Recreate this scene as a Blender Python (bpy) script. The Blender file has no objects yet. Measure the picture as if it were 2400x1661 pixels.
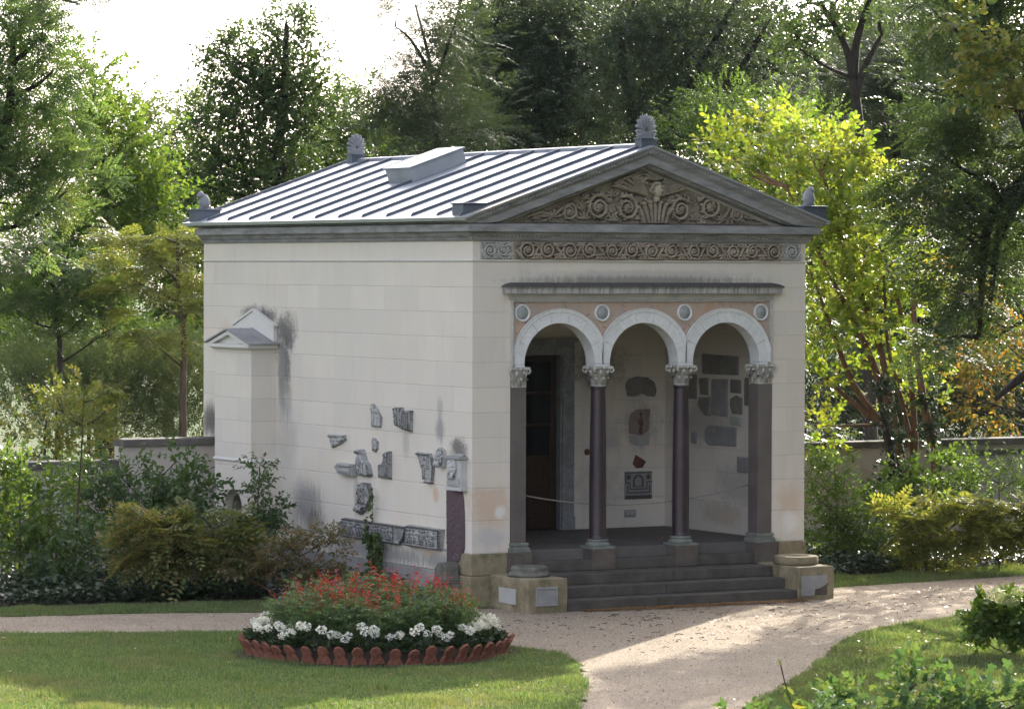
import bpy, bmesh, math, random
import numpy as np
R = math.radians
rng = np.random.default_rng(11)
random.seed(5)
scene = bpy.context.scene
COL = scene.collection

# ------------------------------------------------------------------ camera (surveyed from the building)
CAM = np.array([-26.4194, -47.2199, 5.0658])
YAW, PITCH, ROLL, FPX = R(29.85216), R(-1.35598), R(0.19751), 8498.89
FW = np.array([math.sin(YAW)*math.cos(PITCH), math.cos(YAW)*math.cos(PITCH), math.sin(PITCH)])
_r0 = np.array([math.cos(YAW), -math.sin(YAW), 0.0]); _u0 = np.cross(_r0, FW)
RT = math.cos(ROLL)*_r0 + math.sin(ROLL)*_u0
UP = -math.sin(ROLL)*_r0 + math.cos(ROLL)*_u0
def bearing(u, v, depth):
    """world point seen along a bearing (survey angles in photo units) at a distance"""
    return CAM + depth*(FW + RT*(u-1200)/FPX - UP*(v-830.5)/FPX)
def ground_at(u, v, z=0.0):
    d = FW + RT*(u-1200)/FPX - UP*(v-830.5)/FPX
    t = (z-CAM[2])/d[2]
    return CAM + t*d

# ------------------------------------------------------------------ object helpers
WORLD_LOC = {}
def tag(o, label=None, cat=None, group=None, kind=None):
    if label: o['label'] = label
    if cat: o['category'] = cat
    if group: o['group'] = group
    if kind: o['kind'] = kind
    return o
def empty(name, loc, label=None, cat=None, group=None):
    o = bpy.data.objects.new(name, None); o.empty_display_size = 0.3
    COL.objects.link(o); o.location = loc
    WORLD_LOC[o.name] = np.array(loc, float)
    return tag(o, label, cat, group)
def link_mesh(name, me, mat, parent=None, loc=None):
    o = bpy.data.objects.new(name, me); COL.objects.link(o)
    if mat is not None: me.materials.append(mat)
    if parent is not None: o.parent = parent
    if loc is not None and parent is None: o.location = loc
    WORLD_LOC[o.name] = WORLD_LOC[parent.name] if parent is not None else np.array(loc if loc is not None else (0,0,0), float)
    return o
def np_mesh(name, V, F, smooth=False):
    """V (n,3), F (m,k) with constant k"""
    V = np.asarray(V, np.float32); F = np.asarray(F, np.int32)
    me = bpy.data.meshes.new(name)
    me.vertices.add(len(V)); me.vertices.foreach_set('co', V.ravel())
    k = F.shape[1]; m = len(F)
    me.loops.add(m*k); me.loops.foreach_set('vertex_index', F.ravel())
    me.polygons.add(m)
    me.polygons.foreach_set('loop_start', np.arange(0, m*k, k, dtype=np.int32))
    me.polygons.foreach_set('loop_total', np.full(m, k, np.int32))
    if smooth: me.polygons.foreach_set('use_smooth', np.ones(m, bool))
    me.update(calc_edges=True)
    return me
class MB:
    """collects polygons for ONE mesh, in world metres"""
    def __init__(s): s.v = []; s.f = []; s.sm = []
    def add(s, V, F, smooth=False):
        o = len(s.v); s.v.extend([tuple(map(float, p)) for p in V])
        s.f.extend([tuple(int(i)+o for i in f) for f in F]); s.sm.extend([smooth]*len(F)); return s
    def box(s, x0, x1, y0, y1, z0, z1):
        V = [(x,y,z) for z in (z0,z1) for y in (y0,y1) for x in (x0,x1)]
        return s.add(V, [(0,2,3,1),(4,5,7,6),(0,1,5,4),(2,6,7,3),(0,4,6,2),(1,3,7,5)])
    def prism(s, poly, axis, d0, d1):
        """poly of (a,b); axis 'y': (x,z) extruded in y; 'x': (y,z); 'z': (x,y)"""
        def P(a, b, d): return (a,d,b) if axis == 'y' else (d,a,b) if axis == 'x' else (a,b,d)
        n = len(poly)
        V = [P(a,b,d0) for a,b in poly] + [P(a,b,d1) for a,b in poly]
        F = [tuple(range(n))[::-1], tuple(range(n,2*n))] + [(i,(i+1)%n,n+(i+1)%n,n+i) for i in range(n)]
        return s.add(V, F)
    def lathe(s, prof, c, seg=32, axis='z', smooth=True, ang0=0, ang1=2*math.pi):
        n = len(prof); V = []; F = []; full = abs(ang1-ang0-2*math.pi) < 1e-6
        m = seg if full else seg+1
        for i in range(m):
            a = ang0+(ang1-ang0)*i/seg
            for r, h in prof: V.append((c[0]+r*math.cos(a), c[1]+r*math.sin(a), c[2]+h) if axis == 'z' else (c[0]+r*math.cos(a), c[1]+h, c[2]+r*math.sin(a)))
        for i in range(seg):
            j = (i+1) % m
            for k in range(n-1): F.append((i*n+k, j*n+k, j*n+k+1, i*n+k+1))
        return s.add(V, F, smooth)
    def tube(s, pts, rad, seg=6, smooth=True, cap=True):
        pts = [np.array(p, float) for p in pts]; n = len(pts)
        if not hasattr(rad, '__len__'): rad = [rad]*n
        V = []; F = []; ref = np.array([0.31,0.77,0.55])
        for i, p in enumerate(pts):
            t = pts[min(i+1,n-1)]-pts[max(i-1,0)]; t = t/(np.linalg.norm(t)+1e-9)
            a = np.cross(t, ref); a /= np.linalg.norm(a)+1e-9; b = np.cross(t, a)
            for k in range(seg):
                w = 2*math.pi*k/seg; V.append(p+rad[i]*(a*math.cos(w)+b*math.sin(w)))
        for i in range(n-1):
            for k in range(seg):
                k2 = (k+1) % seg; F.append((i*seg+k, i*seg+k2, (i+1)*seg+k2, (i+1)*seg+k))
        if cap: F.append(tuple(range(seg))[::-1]); F.append(tuple(range((n-1)*seg, n*seg)))
        return s.add(V, F, smooth)
    def ball(s, c, r, seg=8, rings=5, rot=None, smooth=True):
        r = np.array(r if hasattr(r,'__len__') else (r,r,r), float); V = []; F = []
        for i in range(rings+1):
            th = math.pi*i/rings
            for k in range(seg):
                w = 2*math.pi*k/seg
                p = np.array([math.sin(th)*math.cos(w), math.sin(th)*math.sin(w), math.cos(th)])*r
                if rot is not None: p = rot @ p
                V.append(p+np.array(c))
        for i in range(rings):
            for k in range(seg):
                k2 = (k+1) % seg; F.append((i*seg+k, (i+1)*seg+k, (i+1)*seg+k2, i*seg+k2))
        return s.add(V, F, smooth)
    def sweep(s, prof, path, closed=False, smooth=False):
        """prof of (offset outward, z); path of plan points (x,y); outward = to the left of travel"""
        n = len(path); V = []; F = []; m = len(prof)
        for i in range(n):
            p = np.array(path[i], float); dirs = []
            if i > 0 or closed: d = p-np.array(path[i-1]); dirs.append(d/np.linalg.norm(d))
            if i < n-1 or closed: d = np.array(path[(i+1) % n])-p; dirs.append(d/np.linalg.norm(d))
            ns = [np.array([-d[1], d[0]]) for d in dirs]
            nn = ns[0] if len(ns) == 1 else (ns[0]+ns[1])/(1+ns[0]@ns[1])
            for o, z in prof: q = p+nn*o; V.append((q[0], q[1], z))
        for i in range(n if closed else n-1):
            j = (i+1) % n
            for k in range(m):
                k2 = (k+1) % m
                F.append((i*m+k, i*m+k2, j*m+k2, j*m+k))
        if not closed: F.append(tuple(range(m))); F.append(tuple(range((n-1)*m, n*m))[::-1])
        return s.add(V, F, smooth)
    def build(s, name, mat, parent=None, loc=None, bevel=0.0, fix=True):
        org = WORLD_LOC[parent.name] if parent is not None else np.array(loc if loc is not None else (0,0,0), float)
        me = bpy.data.meshes.new(name)
        me.from_pydata([tuple(np.array(p)-org) for p in s.v], [], s.f)
        me.polygons.foreach_set('use_smooth', np.array(s.sm, bool))
        if fix:
            bm = bmesh.new(); bm.from_mesh(me); bmesh.ops.recalc_face_normals(bm, faces=bm.faces); bm.to_mesh(me); bm.free()
        me.update()
        o = link_mesh(name, me, mat, parent, loc)
        if bevel:
            md = o.modifiers.new('bevel', 'BEVEL'); md.width = bevel; md.segments = 2; md.limit_method = 'ANGLE'; md.angle_limit = R(40)
        return o

# ------------------------------------------------------------------ node material helper
class Mat:
    def __init__(s, name, world=False):
        if world: s.mt = bpy.data.worlds.new(name)
        else: s.mt = bpy.data.materials.new(name)
        s.mt.use_nodes = True; s.t = s.mt.node_tree; s.t.nodes.clear(); s._pos = None
    def set(s, sock, val):
        if val is None: return
        if isinstance(val, bpy.types.NodeSocket): s.t.links.new(val, sock)
        elif isinstance(val, tuple) and len(val) == 3 and sock.type == 'RGBA': sock.default_value = (*val, 1)
        else: sock.default_value = val
    def node(s, ty, ins=(), **props):
        n = s.t.nodes.new(ty)
        for k, v in props.items(): setattr(n, k, v)
        for k, v in (ins.items() if isinstance(ins, dict) else enumerate(ins)): s.set(n.inputs[k], v)
        return n
    def geo(s):
        if s._pos is None: s._pos = s.node('ShaderNodeNewGeometry')
        return s._pos
    def pos(s): return s.geo().outputs['Position']
    def island(s): return s.geo().outputs['Random Per Island']
    def objrand(s): return s.node('ShaderNodeObjectInfo').outputs['Random']
    def scale(s, vec, sc): return s.node('ShaderNodeVectorMath', {0: vec, 1: sc}, operation='MULTIPLY').outputs[0]
    def noise(s, scale, detail=4, rough=.55, vec=None, dist=0.0):
        return s.node('ShaderNodeTexNoise', {'Vector': vec if vec is not None else s.pos(), 'Scale': scale, 'Detail': detail, 'Roughness': rough, 'Distortion': dist}).outputs[0]
    def noisec(s, scale, detail=3, vec=None):
        return s.node('ShaderNodeTexNoise', {'Vector': vec if vec is not None else s.pos(), 'Scale': scale, 'Detail': detail}).outputs[1]
    def vor(s, scale, vec=None, out='Distance', feature='F1'):
        return s.node('ShaderNodeTexVoronoi', {'Vector': vec if vec is not None else s.pos(), 'Scale': scale}, feature=feature).outputs[out]
    def white(s, vec): return s.node('ShaderNodeTexWhiteNoise', {'Vector': vec}).outputs[0]
    def ramp(s, fac, stops):
        n = s.node('ShaderNodeValToRGB', {0: fac}); e = n.color_ramp.elements
        while len(e) < len(stops): e.new(0.5)
        for i, (p, c) in enumerate(stops):
            e[i].position = p; e[i].color = (*c, 1) if isinstance(c, tuple) else (c, c, c, 1)
        return n.outputs[0]
    def mix(s, fac, a, b, mode='MIX'):
        n = s.node('ShaderNodeMix', data_type='RGBA', blend_type=mode)
        s.set(n.inputs[0], fac); s.set(n.inputs[6], a); s.set(n.inputs[7], b); return n.outputs[2]
    def m(s, op, a, b=None, c=None, clamp=False):
        n = s.node('ShaderNodeMath', operation=op, use_clamp=clamp); s.set(n.inputs[0], a); s.set(n.inputs[1], b); s.set(n.inputs[2], c); return n.outputs[0]
    def vm(s, op, a, b=None, out=0):
        n = s.node('ShaderNodeVectorMath', operation=op); s.set(n.inputs[0], a); s.set(n.inputs[1], b); return n.outputs[out]
    def sep(s, v): n = s.node('ShaderNodeSeparateXYZ', {0: v}); return n.outputs[0], n.outputs[1], n.outputs[2]
    def comb(s, x, y, z): return s.node('ShaderNodeCombineXYZ', {0: x, 1: y, 2: z}).outputs[0]
    def smooth(s, v, lo, hi, a=0.0, b=1.0):
        return s.node('ShaderNodeMapRange', {'Value': v, 'From Min': lo, 'From Max': hi, 'To Min': a, 'To Max': b}, interpolation_type='SMOOTHSTEP').outputs[0]
    def stain(s, c, r, nz, amp=1.2, soft=.5):
        d = s.vm('SUBTRACT', s.pos(), c); d = s.vm('DIVIDE', d, r); L = s.vm('LENGTH', d, out='Value')
        v = s.m('ADD', s.m('SUBTRACT', 1.0, L), s.m('MULTIPLY', s.m('SUBTRACT', nz, .5), amp))
        return s.smooth(v, 0.0, soft)
    def bump(s, h, strength=.3, dist=.02, normal=None):
        return s.node('ShaderNodeBump', {'Height': h, 'Strength': strength, 'Distance': dist, 'Normal': normal}).outputs[0]
    def pbr(s, color, rough=.7, normal=None, metal=0.0, spec=.3):
        return s.node('ShaderNodeBsdfPrincipled', {'Base Color': color, 'Roughness': rough, 'Metallic': metal, 'Specular IOR Level': spec, 'Normal': normal}).outputs[0]
    def out(s, sh, disp=None):
        s.node('ShaderNodeOutputMaterial', {'Surface': sh}); return s.mt

def simple(name, col, rough=.7, var=.12, scale=6, bump=.2, metal=0.0, spec=.3, bscale=60):
    t = Mat(name)
    n = t.noise(scale, 6); d = tuple(c*(1-var) for c in col); l = tuple(min(1, c*(1+var)) for c in col)
    return t.out(t.pbr(t.ramp(n, [(.3, d), (.7, l)]), rough, t.bump(t.noise(bscale, 4), bump, .01), metal, spec))
SUN_E, SKY_E, EXPO, SKY_SAT, SKY_TINT = 3.6, .15, 1.90, .42, (1.01, .985, 1.015)
LAI_K = 1.75
HAZE = .00003
# ------------------------------------------------------------------ materials
def m_plaster(name, base=(.60,.565,.51), stains=(), joints=True, dirt=.5):
    t = Mat(name); P = t.pos(); x, y, z = t.sep(P)
    n1 = t.noise(1.3, 6, .6); n2 = t.noise(9, 6, .65); n3 = t.noise(45, 4)
    U = t.m('ADD', x, y)
    zr = t.m('SUBTRACT', z, 1.777)
    up = t.m('DIVIDE', t.m('MAXIMUM', zr, 0.0), .3755); dn = t.m('DIVIDE', t.m('MINIMUM', zr, 0.0), .487)
    zc = t.m('ADD', t.m('ADD', up, dn), 10.0)
    row = t.m('FLOOR', zc); fz = t.m('FRACT', zc)
    ub = t.m('ADD', t.m('DIVIDE', U, 1.13), t.m('MULTIPLY', t.m('MODULO', row, 2.0), .5))
    blk = t.white(t.comb(row, t.m('FLOOR', ub), 3.0)); fu = t.m('FRACT', ub)
    def line(f, w): return t.smooth(t.m('MINIMUM', f, t.m('SUBTRACT', 1.0, f)), 0.0, w, 1.0, 0.0)
    lz = line(fz, .032); lu = t.m('MULTIPLY', line(fu, .010), .3)
    jn = t.m('MULTIPLY', t.m('MAXIMUM', lz, lu), t.smooth(t.noise(3.0, 3), .25, .6, .35, 1.0))
    c = t.mix(n1, tuple(v*.91 for v in base), tuple(min(1, v*1.08) for v in base))
    c = t.mix(t.m('MULTIPLY', blk, .5), c, (base[0]*.84, base[1]*.85, base[2]*.88))
    c = t.mix(t.smooth(t.noise(.7, 6, .7), .50, .68, 0, .35), c, (base[0]*1.06, base[1]*.97, base[2]*.86))
    # weathering runs (long vertical) and blotches
    run = t.noise(1.0, 5, .6, vec=t.scale(P, (7.0, 7.0, .7)))
    c = t.mix(t.smooth(run, .52, .78, 0, .38*dirt), c, (.36,.34,.315))
    c = t.mix(t.smooth(n2, .55, .8, 0, .25*dirt), c, (.42,.385,.34))
    for (ce, ra, colr, st, kind) in stains:
        nz = t.m('ADD', t.m('MULTIPLY', t.noise(5.0 if kind == 'blot' else 2.2, 8, .75, vec=None if kind == 'blot' else t.scale(P, (5.0, 5.0, .9))), .62), t.m('MULTIPLY', t.noise(30, 6, .8), .42))
        c = t.mix(t.m('MULTIPLY', t.stain(ce, ra, nz, 2.6, .75), st), c, colr)
    if joints:
        c = t.mix(t.m('MULTIPLY', jn, .24), c, (.22,.20,.18))
    h = t.m('ADD', t.m('MULTIPLY', n3, .3), t.m('MULTIPLY', n2, .5))
    if joints: h = t.m('SUBTRACT', h, t.m('MULTIPLY', jn, 1.2))
    return t.out(t.pbr(c, .85, t.bump(h, .35, .012), 0, .2))
SOOT = (.055,.052,.052); GREY = (.27,.26,.255); PEACH = (.55,.36,.24); CHALK = (.72,.70,.68); MOSS = (.10,.105,.05)
wall_stains = [
    ((0,6.28,4.0), (.5,.50,.42), (.10,.097,.094), .85, 'blot'), ((0,6.32,3.50), (.5,.30,.75), (.11,.107,.104), .8, 'blot'), ((0,6.42,3.2), (.5,.18,.9), GREY, .8, 'run'), ((0,6.2,2.9), (.5,.2,.5), GREY, .55, 'run'),
    ((0,7.45,4.28), (.5,.70,.20), SOOT, .75, 'blot'), ((0,6.9,4.22), (.5,.40,.22), SOOT, .75, 'blot'), ((0,9.1,2.45), (.6,.6,.38), SOOT, .85, 'run'),
    ((0,5.5,1.25), (.4,.75,.45), GREY, .85, 'run'), ((0,5.2,.95), (.4,.5,.3), SOOT, .5, 'run'), ((0,3.2,.62), (.4,2.6,.19), GREY, .85, 'run'), ((0,1.0,.62), (.4,.7,.2), GREY, .8, 'run'),
    ((0,.42,2.36), (.3,.34,.20), SOOT, .75, 'blot'), ((0,1.0,2.62), (.3,.18,.26), GREY, .8, 'run'), ((0,1.0,2.95), (.3,.12,.2), GREY, .5, 'run'),
    ((0,3.75,1.45), (.3,.12,.4), GREY, .6, 'run'), ((0,2.1,2.35), (.3,.15,.3), GREY, .4, 'run'), ((0,1.12,1.62), (.3,.14,.16), PEACH, .7, 'blot'), ((0,1.3,.735), (.3,.16,.05), PEACH, .7, 'blot'),
    ((0,6.2,2.2), (.4,.5,.6), GREY, .35, 'run'), ((0,8.6,3.9), (.4,.35,.35), (.60,.42,.34), .5, 'blot'),
    ((2.9,0,4.885), (2.7,.4,.10), (.12,.11,.10), .7, 'run'), ((2.9,0,4.97), (2.6,.4,.11), GREY, .4, 'blot'),
    ((.30,0,1.50), (.5,.3,.42), PEACH, .55, 'blot'), ((.30,0,1.02), (.36,.3,.22), (.50,.48,.47), .9, 'blot'), ((.48,0,1.42), (.13,.3,.13), CHALK, .9, 'blot'),
    ((5.72,0,1.42), (.28,.3,.34), PEACH, .5, 'blot'), ((5.72,0,1.12), (.2,.3,.24), CHALK, .8, 'blot'), ((5.48,0,.70), (.16,.3,.14), MOSS, .9, 'blot'), ((5.85,0,.62), (.25,.3,.2), (.45,.43,.40), .6, 'run'),
]
M = {}
M['plaster'] = m_plaster('lime_plaster', (.66,.602,.53), wall_stains)
M['porch'] = m_plaster('porch_plaster', (.74,.68,.61), [((4.6,4,1.5), (.7,.6,.5), (.47,.44,.41), .7, 'blot'), ((5.3,4,2.5), (.5,.6,.6), (.22,.20,.19), .6, 'blot'), ((4.4,4,3.5), (.8,.6,.6), (.12,.11,.10), .75, 'blot'), ((5.75,2,1.1), (.4,.8,.25), (.48,.40,.30), .6, 'blot'), ((5.75,2.5,2.6), (.4,1.2,.5), (.20,.19,.185), .5, 'blot'), ((4.7,4,2.3), (.3,.6,.4), (.42,.40,.39), .7, 'blot'), ((5.75,1.6,1.6), (.4,.9,.4), (.40,.38,.36), .6, 'blot')], True, .7)
M['string'] = m_plaster('string_course_plaster', (.62,.60,.56), (), False, .4)
M['gardenwall'] = m_plaster('garden_wall_render', (.46,.42,.37), [((-2.6,8.8,1.4), (.5,.4,.25), PEACH, .7, 'blot'), ((-1.2,8.8,1.2), (.8,.5,.5), GREY, .6, 'run'), ((13,7,1.2), (1.6,.5,.5), (.30,.24,.19), .7, 'blot'), ((11,7,1.0), (1.5,.5,.5), (.34,.25,.18), .6, 'blot'), ((15,7,1.3), (1.5,.5,.5), GREY, .7, 'run')], False, 1.0)

def m_stone(name, dark, light, rough=.8, scale=5, bump=.5, moss=0.0, spec=.25, fine=70):
    t = Mat(name); n = t.noise(scale, 8, .65); g = t.noise(fine, 4)
    c = t.ramp(n, [(.28, dark), (.72, light)])
    c = t.mix(t.smooth(g, .55, .75, 0, .35), c, tuple(v*.55 for v in dark))
    if moss: c = t.mix(t.smooth(t.noise(3.2, 6, .7), .48, .68, 0, moss), c, (.085,.09,.04))
    h = t.m('ADD', t.m('MULTIPLY', n, .7), t.m('MULTIPLY', g, .5))
    return t.out(t.pbr(c, rough, t.bump(h, bump, .012), 0, spec))
M['plinth'] = m_stone('plinth_cement', (.20,.195,.19), (.36,.35,.335), .9, 3, .4)
M['mossy'] = m_stone('mossy_sandstone', (.155,.125,.075), (.33,.28,.19), .9, 4, .6, .75)
M['drum'] = m_stone('weathered_drum_stone', (.075,.072,.060), (.20,.19,.165), .9, 6, .7, .35)
M['step'] = m_stone('dark_step_stone', (.058,.052,.047), (.125,.113,.102), .8, 3.5, .5, .25)
M['floor'] = m_stone('porch_floor_stone', (.095,.087,.082), (.155,.143,.136), .75, 2.5, .4)
M['cornice'] = m_stone('grey_weathered_cornice', (.11,.105,.10), (.25,.245,.235), .8, 5, .5)
def m_cornice():
    t = Mat('grey_painted_cornice'); P = t.pos(); n = t.noise(2.2, 7, .65, vec=t.scale(P, (1.0, 1.0, 5.0))); g = t.noise(30, 5)
    c = t.ramp(n, [(.25, (.13,.127,.125)), (.5, (.235,.232,.232)), (.75, (.34,.338,.338))])
    c = t.mix(t.smooth(t.noise(4.5, 6, .7), .55, .75, 0, .6), c, (.15,.125,.10))
    return t.out(t.pbr(c, .75, t.bump(g, .4, .008), 0, .25))
M['corona'] = m_cornice()
def m_hood():
    t = Mat('hood_moulding_plaster'); P = t.pos(); x, y, z = t.sep(P)
    run = t.noise(1.0, 5, .7, vec=t.scale(P, (22.0, 3.0, 1.2)))
    c = t.ramp(t.noise(3, 6), [(.3, (.33,.32,.30)), (.7, (.46,.445,.42))])
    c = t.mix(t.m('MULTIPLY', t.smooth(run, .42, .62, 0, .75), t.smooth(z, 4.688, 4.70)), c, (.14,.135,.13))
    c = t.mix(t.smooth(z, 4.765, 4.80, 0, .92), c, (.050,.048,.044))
    return t.out(t.pbr(c, .85, t.bump(t.noise(30, 5), .3, .01), 0, .2))
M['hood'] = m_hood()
M['relief'] = None
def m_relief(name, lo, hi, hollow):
    """old stucco: darker in the hollows of the carving (pointiness), paler on the raised edges"""
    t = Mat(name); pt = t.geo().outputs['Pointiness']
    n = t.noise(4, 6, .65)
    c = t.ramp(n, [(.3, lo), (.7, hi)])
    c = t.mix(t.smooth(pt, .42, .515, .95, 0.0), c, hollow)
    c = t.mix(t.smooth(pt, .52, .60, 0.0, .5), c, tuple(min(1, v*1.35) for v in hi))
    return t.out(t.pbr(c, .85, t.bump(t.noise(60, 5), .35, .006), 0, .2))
M['frieze'] = m_relief('dark_stucco_relief', (.15,.122,.095), (.40,.34,.265), (.026,.022,.020))
M['pediment'] = m_relief('dark_pediment_relief', (.12,.098,.075), (.36,.305,.23), (.024,.021,.018))
M['frieze_new'] = m_relief('pale_stucco_relief', (.30,.29,.27), (.42,.41,.385), (.11,.105,.10))
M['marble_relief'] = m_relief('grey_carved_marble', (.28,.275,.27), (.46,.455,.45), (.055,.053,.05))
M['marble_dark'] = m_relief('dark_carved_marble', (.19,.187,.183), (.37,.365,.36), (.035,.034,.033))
M['marble_pale'] = m_relief('pale_carved_marble', (.36,.355,.345), (.52,.515,.505), (.12,.117,.113))
def m_marble(name, c0, c1, vein, scale=3.0, rough=.45):
    t = Mat(name); w = t.noise(scale, 8, .6, dist=1.6); v = t.noise(scale*1.7, 7, .65, dist=2.5)
    c = t.ramp(w, [(.3, c0), (.7, c1)])
    c = t.mix(t.smooth(t.m('ABSOLUTE', t.m('SUBTRACT', v, .5)), .0, .035, .6, 0), c, vein)
    return t.out(t.pbr(c, rough, t.bump(t.noise(40, 4), .12, .005), 0, .4))
M['arch'] = m_marble('arch_white_marble', (.60,.605,.61), (.70,.70,.695), (.48,.485,.49), 2.0, .6)
M['jamb'] = m_marble('door_jamb_marble', (.20,.205,.22), (.36,.365,.38), (.10,.10,.115), 2.6, .5)
M['frame'] = m_marble('panel_frame_marble', (.42,.415,.395), (.52,.51,.485), (.25,.24,.22), 3.0, .6)
def m_breccia():
    t = Mat('pink_breccia_marble'); n = t.noise(3.0, 8, .7, dist=1.0); n2 = t.noise(11, 6, .7, dist=.8)
    c = t.ramp(n, [(.25, (.32,.25,.215)), (.42, (.41,.33,.28)), (.58, (.47,.34,.255)), (.66, (.44,.29,.20)), (.78, (.37,.335,.31))])
    c = t.mix(t.smooth(n2, .54, .66, 0, .75), c, (.22,.155,.145))
    c = t.mix(t.smooth(t.noise(17, 5, .6), .60, .70, 0, .6), c, (.47,.42,.36))
    return t.out(t.pbr(c, .45, None, 0, .4))
M['breccia'] = m_breccia()
M['roundel'] = m_marble('grey_roundel_marble', (.27,.29,.29), (.38,.40,.40), (.16,.17,.17), 9, .5)
def m_porphyry(name, a, b, sp, rough):
    t = Mat(name); n = t.noise(2.2, 6, .6); g = t.vor(130); g2 = t.noise(160, 2)
    c = t.ramp(n, [(.3, a), (.7, b)]); c = t.mix(t.smooth(g2, .58, .66, 0, .7), c, sp)
    c = t.mix(t.smooth(t.noise(1.2, 8, .75, dist=2.0), .64, .67, 0, .3), c, sp)
    return t.out(t.pbr(c, rough, None, 0, .5))
M['porphyry'] = m_porphyry('purple_porphyry', (.028,.018,.024), (.048,.030,.038), (.12,.10,.12), .30)
M['granite'] = m_porphyry('brown_granite', (.085,.070,.066), (.135,.115,.11), (.24,.21,.20), .55)
M['slab_porphyry'] = m_porphyry('dull_porphyry_slab', (.060,.034,.042), (.095,.058,.066), (.15,.12,.13), .7)
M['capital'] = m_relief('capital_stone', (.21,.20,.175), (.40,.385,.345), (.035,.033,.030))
M['base'] = m_stone('green_grey_base_marble', (.13,.14,.125), (.24,.25,.225), .6, 8, .3)
M['plinthblock'] = m_stone('brown_plinth_granite', (.075,.062,.055), (.15,.125,.11), .7, 5, .4, .25)
def m_zinc(name, c0, c1, rough):
    t = Mat(name); P = t.pos(); n = t.noise(1.4, 6, .6); n2 = t.noise(7, 5, .6)
    rt = t.m('ADD', rough-.06, t.m('MULTIPLY', n2, .12))
    c = t.mix(n, c0, c1)
    c = t.mix(t.smooth(t.noise(2.2, 6, .7), .5, .7, 0, .4), c, (.30,.31,.33))
    c = t.mix(t.stain((.5,.2,5.98), (1.1,.9,.5), t.noise(7, 6, .7)), c, (.33,.30,.26))
    c = t.mix(t.smooth(t.noise(24, 5, .7), .66, .74, 0, .35), c, (.30,.28,.25))
    return t.out(t.pbr(c, rt, t.bump(t.noise(2.0, 4), .22, .02), .55, .5))
M['zinc'] = m_zinc('zinc_roof_sheet', (.38,.40,.44), (.46,.48,.52), .38)
M['zinc_dark'] = simple('zinc_flashing', (.12,.135,.165), .5, .15, 3, .1, .6, .4)
M['zinc_bay'] = m_stone('bay_lead_roof', (.20,.20,.215), (.36,.35,.345), .6, 3, .2)
M['wood'] = None
def m_wood():
    t = Mat('dark_varnished_wood'); n = t.noise(1.0, 6, .6, vec=t.scale(t.pos(), (26.0, 26.0, 1.6)), dist=.6)
    return t.out(t.pbr(t.ramp(n, [(.3, (.020,.010,.006)), (.7, (.050,.023,.012))]), .42, t.bump(n, .15, .004), 0, .4))
M['wood'] = m_wood()
def m_glass(name, col, rough):
    t = Mat(name); return t.out(t.pbr(col, rough, None, 0, .6))
M['pane'] = m_glass('dark_door_glass', (.010,.011,.013), .06)
M['tablet_grey'] = m_stone('grey_tablet_stone', (.23,.225,.225), (.34,.335,.335), .8, 4, .5)
M['tablet_dark'] = m_stone('dark_tablet_stone', (.17,.16,.148), (.27,.255,.24), .8, 5, .5)
M['tablet_pale'] = m_stone('pale_tablet_stone', (.33,.32,.31), (.44,.43,.42), .8, 4, .4)
M['red_stone'] = m_stone('red_disc_stone', (.10,.040,.030), (.19,.085,.065), .6, 6, .3)
M['fresco'] = m_stone('worn_painted_plaster', (.20,.165,.145), (.33,.28,.245), .85, 7, .4)
M['white_paint'] = simple('white_lettering', (.75,.75,.73), .6, .05, 10, .05)
M['rope'] = simple('grey_rope', (.24,.22,.20), .9, .2, 60, .5)
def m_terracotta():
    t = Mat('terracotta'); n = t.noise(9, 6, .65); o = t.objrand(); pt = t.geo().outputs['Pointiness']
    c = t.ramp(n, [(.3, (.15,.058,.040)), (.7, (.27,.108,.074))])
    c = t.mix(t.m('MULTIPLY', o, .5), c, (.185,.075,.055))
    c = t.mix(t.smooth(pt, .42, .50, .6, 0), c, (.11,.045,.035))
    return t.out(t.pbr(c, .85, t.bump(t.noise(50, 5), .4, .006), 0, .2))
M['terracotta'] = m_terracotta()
def m_coping():
    t = Mat('coping_slab_stone'); n = t.noise(3.5, 7, .65); nx, ny, nzz = t.sep(t.geo().outputs['Normal'])
    c = t.ramp(n, [(.3, (.075,.070,.062)), (.7, (.16,.15,.135))])
    return t.out(t.pbr(c, .9, t.bump(t.noise(30, 5), .5, .01), 0, .2))
M['coping'] = m_coping()

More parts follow.
